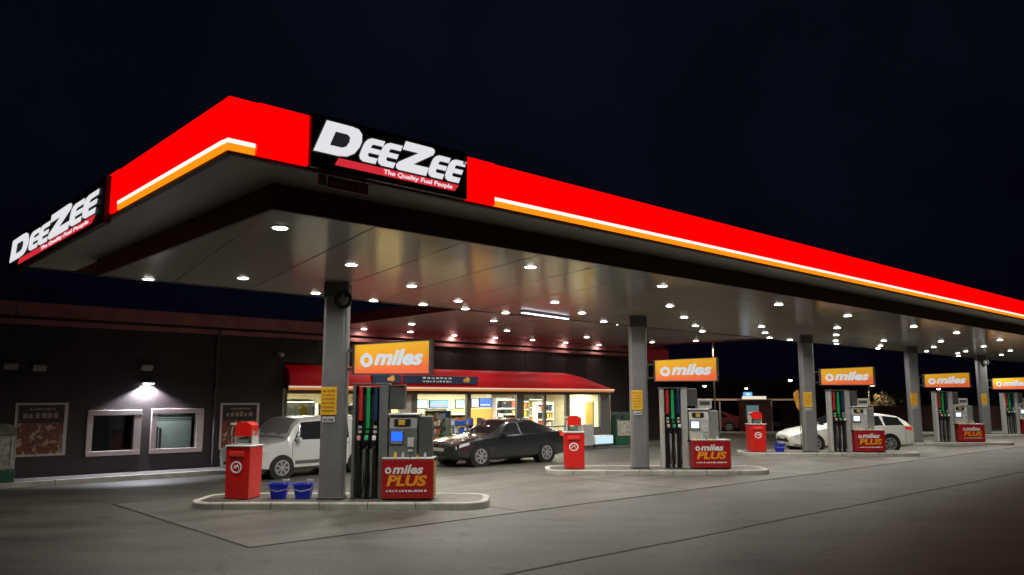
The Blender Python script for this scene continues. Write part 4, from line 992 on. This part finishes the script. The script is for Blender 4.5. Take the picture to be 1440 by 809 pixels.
# parked far cars (dim) behind
def far_car(x, y, rz, m, lb):
    st = sedan
    t = car('parked_car', lb, 'car', (x, y, 0), rz, (1, 1, 1), st, m, (.92, 3.68), .33, [(1.62, 2.55, 2.1, 2.55), (2.62, 3.62, 2.62, 3.35)], (1.52, 2.24), (3.4, 4.2)); return t
far_car(11.2, 56, R(-12), mat('paint_maroon', (.16, .02, .02), .3, coat=.6), 'dim maroon car parked by the far shelter')
far_car(18.2, 56.5, R(170), mat('paint_grey', (.12, .12, .13), .3, coat=.6), 'dim grey car parked right of the far kiosk')
car('minibus', 'dark minibus parked beyond the second island behind the shelter glass', 'minibus', (13.2, 57.5, 0), R(6), (1.1, 1.1, 1.2), van, mat('paint_plum', (.10, .03, .04), .3, coat=.6), (.87, 3.5), .33,
    [(1.22, 2.25, 1.50, 2.25), (2.35, 3.15, 2.35, 3.15), (3.25, 4.1, 3.25, 4.1)], (1.07, 1.47))
# low maroon wall
t = thing('boundary_wall', 'long low dark reddish wall at the back of the forecourt', 'wall', (0, 62, 0))
for k in range(14):
    b = MB(); b.box(6 + 3.5 * k, 6 + 3.5 * (k + 1) - .02, 0, .25, 0, 1.6 + .0 * k); b.build('wall_panel', mat('low_wall', (.13, .06, .05), .7), t)
b = MB(); b.box(6, 55, -.03, .28, 1.602, 1.68); b.build('coping', M_dgrey, t)
# street lamps
def lamp_post(x, y, h, lb, colr, pw):
    t = thing('street_lamp', lb, 'street lamp', (x, y, 0))
    b = MB(); b.cyl((0, 0, 0), (0, 0, h), .07, .045, 10); b.tube([(0, 0, h - .02), (0, -.25, h + .1), (0, -.6, h + .12)], .03, 8); b.build('pole', M_grey, t)
    b = MB(); b.box(-.12, .12, -1.0, -.5, h + .06, h + .15, .02); b.build('head', M_dgrey, t)
    b = MB(); b.box(-.1, .1, -.98, -.55, h + .03, h + .058); b.build('lens', glow('street_lens', colr, 4), t)
    l = bpy.data.lights.new('street_light', 'SPOT'); l.energy = pw * 3; l.color = colr; l.shadow_soft_size = .1; l.spot_size = R(150); l.spot_blend = .6
    o = bpy.data.objects.new('lamp', l); col.objects.link(o); o.parent = t; o.location = (0, -.78, h - .1)
lamp_post(13.1, 52, 5.9, 'grey street lamp rising behind the second miles sign', (1, .85, .6), 150)
lamp_post(29.3, 66, 3.2, 'small white garden lamp among the trees behind the estate car', (1, .85, .55), 90)
# blue distant sign
t = thing('pylon_sign', 'small glowing blue sign on a pole far behind the third bin', 'sign', (17.6, 60, 0))
b = MB(); b.box(-.06, .06, -.06, .06, 0, 2.4); b.build('pole', M_dgrey, t)
b = MB(); b.box(-.32, .32, -.1, .1, 2.4, 2.72, .04); b.build('sign_box', glow('pylon_blue', (.15, .5, 1), .9), t)
b = MB(); b.box(-.15, .15, -.112, -.102, 2.48, 2.64); b.build('emblem', glow('pylon_white', (.8, .9, 1), 1), t)
# banner flag on third column
t = thing('banner_flag', 'narrow yellow and orange flag left of the third column', 'flag', (12.0, 33.6, 0))
b = MB(); b.cyl((0, 0, 0), (0, 0, 2.66), .018, n=8); b.build('pole', M_dgrey, t)
b = MB(); b.prism([(-.02, 1.75), (-.02, 2.6), (-.1, 2.62), (-.24, 2.45), (-.2, 2.2), (-.12, 1.9)], -.008, .008); b.build('cloth', mat('flag_orange', (.75, .26, .02), .6, 0, .7, 4), t)
# trees and hedges in the far dark
M_leafy = mat('leaf_amber', (.16, .12, .03), .6, 0, .5, 3)
M_leafd = mat('leaf_dark', (.035, .05, .02), .6, 0, .4, 3)
M_bark = mat('bark', (.06, .045, .035), .8, 0, .3, 8)
def tree(x, y, h, rad, lb, m, seed):
    t = thing('tree', lb, 'tree', (x, y, 0), 0, 'trees beyond the forecourt')
    r_ = random.Random(seed)
    b = MB(); b.tube([(0, 0, 0), (.05, 0, h * .3), (-.03, .04, h * .6), (0, 0, h * .9)], .09, 8)
    limbs = []
    for q in range(8):
        a = q * 2.4; e = Vector((math.cos(a) * rad * .7, math.sin(a) * rad * .7, h * (.55 + .05 * q))); s0 = Vector((0, 0, h * (.35 + .05 * q)))
        b.tube([s0, (s0 + e) / 2 + Vector((0, 0, .1)), e], .03, 6); limbs.append(e)
    b.build('trunk', M_bark, t)
    b = MB(); cs = []
    for q in range(34):
        v = Vector((r_.gauss(0, .5), r_.gauss(0, .5), r_.gauss(0, .42))); 
        if v.length > 1.1: v.normalize()
        cs.append(Vector((v.x * rad, v.y * rad, h * .68 + v.z * h * .32)))
    for c in cs:
        rc = rad * r_.uniform(.16, .34)
        for q in range(26):
            d = Vector((r_.gauss(0, 1), r_.gauss(0, 1), r_.gauss(0, 1))).normalized() * rc * r_.uniform(.4, 1); p = c + d
            s = r_.uniform(.05, .1); u = Vector((r_.gauss(0, 1), r_.gauss(0, 1), r_.gauss(0, 1))).normalized(); v = u.orthogonal().normalized()
            vs_ = [b.bm.verts.new(p + u * s), b.bm.verts.new(p + v * s * .6), b.bm.verts.new(p - u * s), b.bm.verts.new(p - v * s * .6)]; b.bm.faces.new(vs_)
    b.build('crown', m, t)
for i, (x, y, h, rad, m, lb) in enumerate([(26.8, 63, 3.2, 1.3, M_leafy, 'small yellowish lit tree behind the estate car roof'), (30.4, 65, 3.0, 1.4, M_leafy, 'rounded amber tree left of the fourth column'), (28.7, 68, 2.7, 1.2, M_leafd, 'dim small tree between the two amber trees'), (33.5, 66, 3.1, 1.3, M_leafy, 'olive lit tree touching the fourth column'), (19.5, 70, 4.2, 2.0, M_leafd, 'dark tree right of the blue sign'), (37.5, 72, 4.0, 2.0, M_leafd, 'dark tree between the fourth and fifth columns'), (24, 72, 3.8, 1.8, M_leafd, 'dark tree behind the third column')]):
    tree(x, y, h, rad, lb, m, i + 3)
# distant tree line
b = MB(); r_ = random.Random(9); x = -60; 
top = [(x, -1)]
while x < 240:
    top.append((x, 4 + 2.2 * math.sin(x * .05) + r_.uniform(-.5, .8))); x += 1.6
top.append((240, -1)); b.prism(top, 150, 153)
struct(b.build('far_hill', M_leafd), 'dark distant rise behind the station')
# far town lights
for k, (x, z) in enumerate([(28, 4.2), (34, 3.8), (40.5, 5.2), (52, 4.6), (62, 3.7), (66, 5.0), (80, 4.2), (86, 6)]):
    t = thing('distant_lamp', 'tiny far street lamp glowing beyond the forecourt', 'street lamp', (x * 1.2, 140, 0), 0, 'tiny lamps in the distance')
    b = MB(); b.cyl((0, 0, 0), (0, 0, z), .06, n=6); b.build('pole', M_dgrey, t)
    b = MB(); b.box(-.25, .25, -.1, .1, z, z + .2); b.build('lamp_head', glow('street_glow', (1, .85, .6), 20), t)
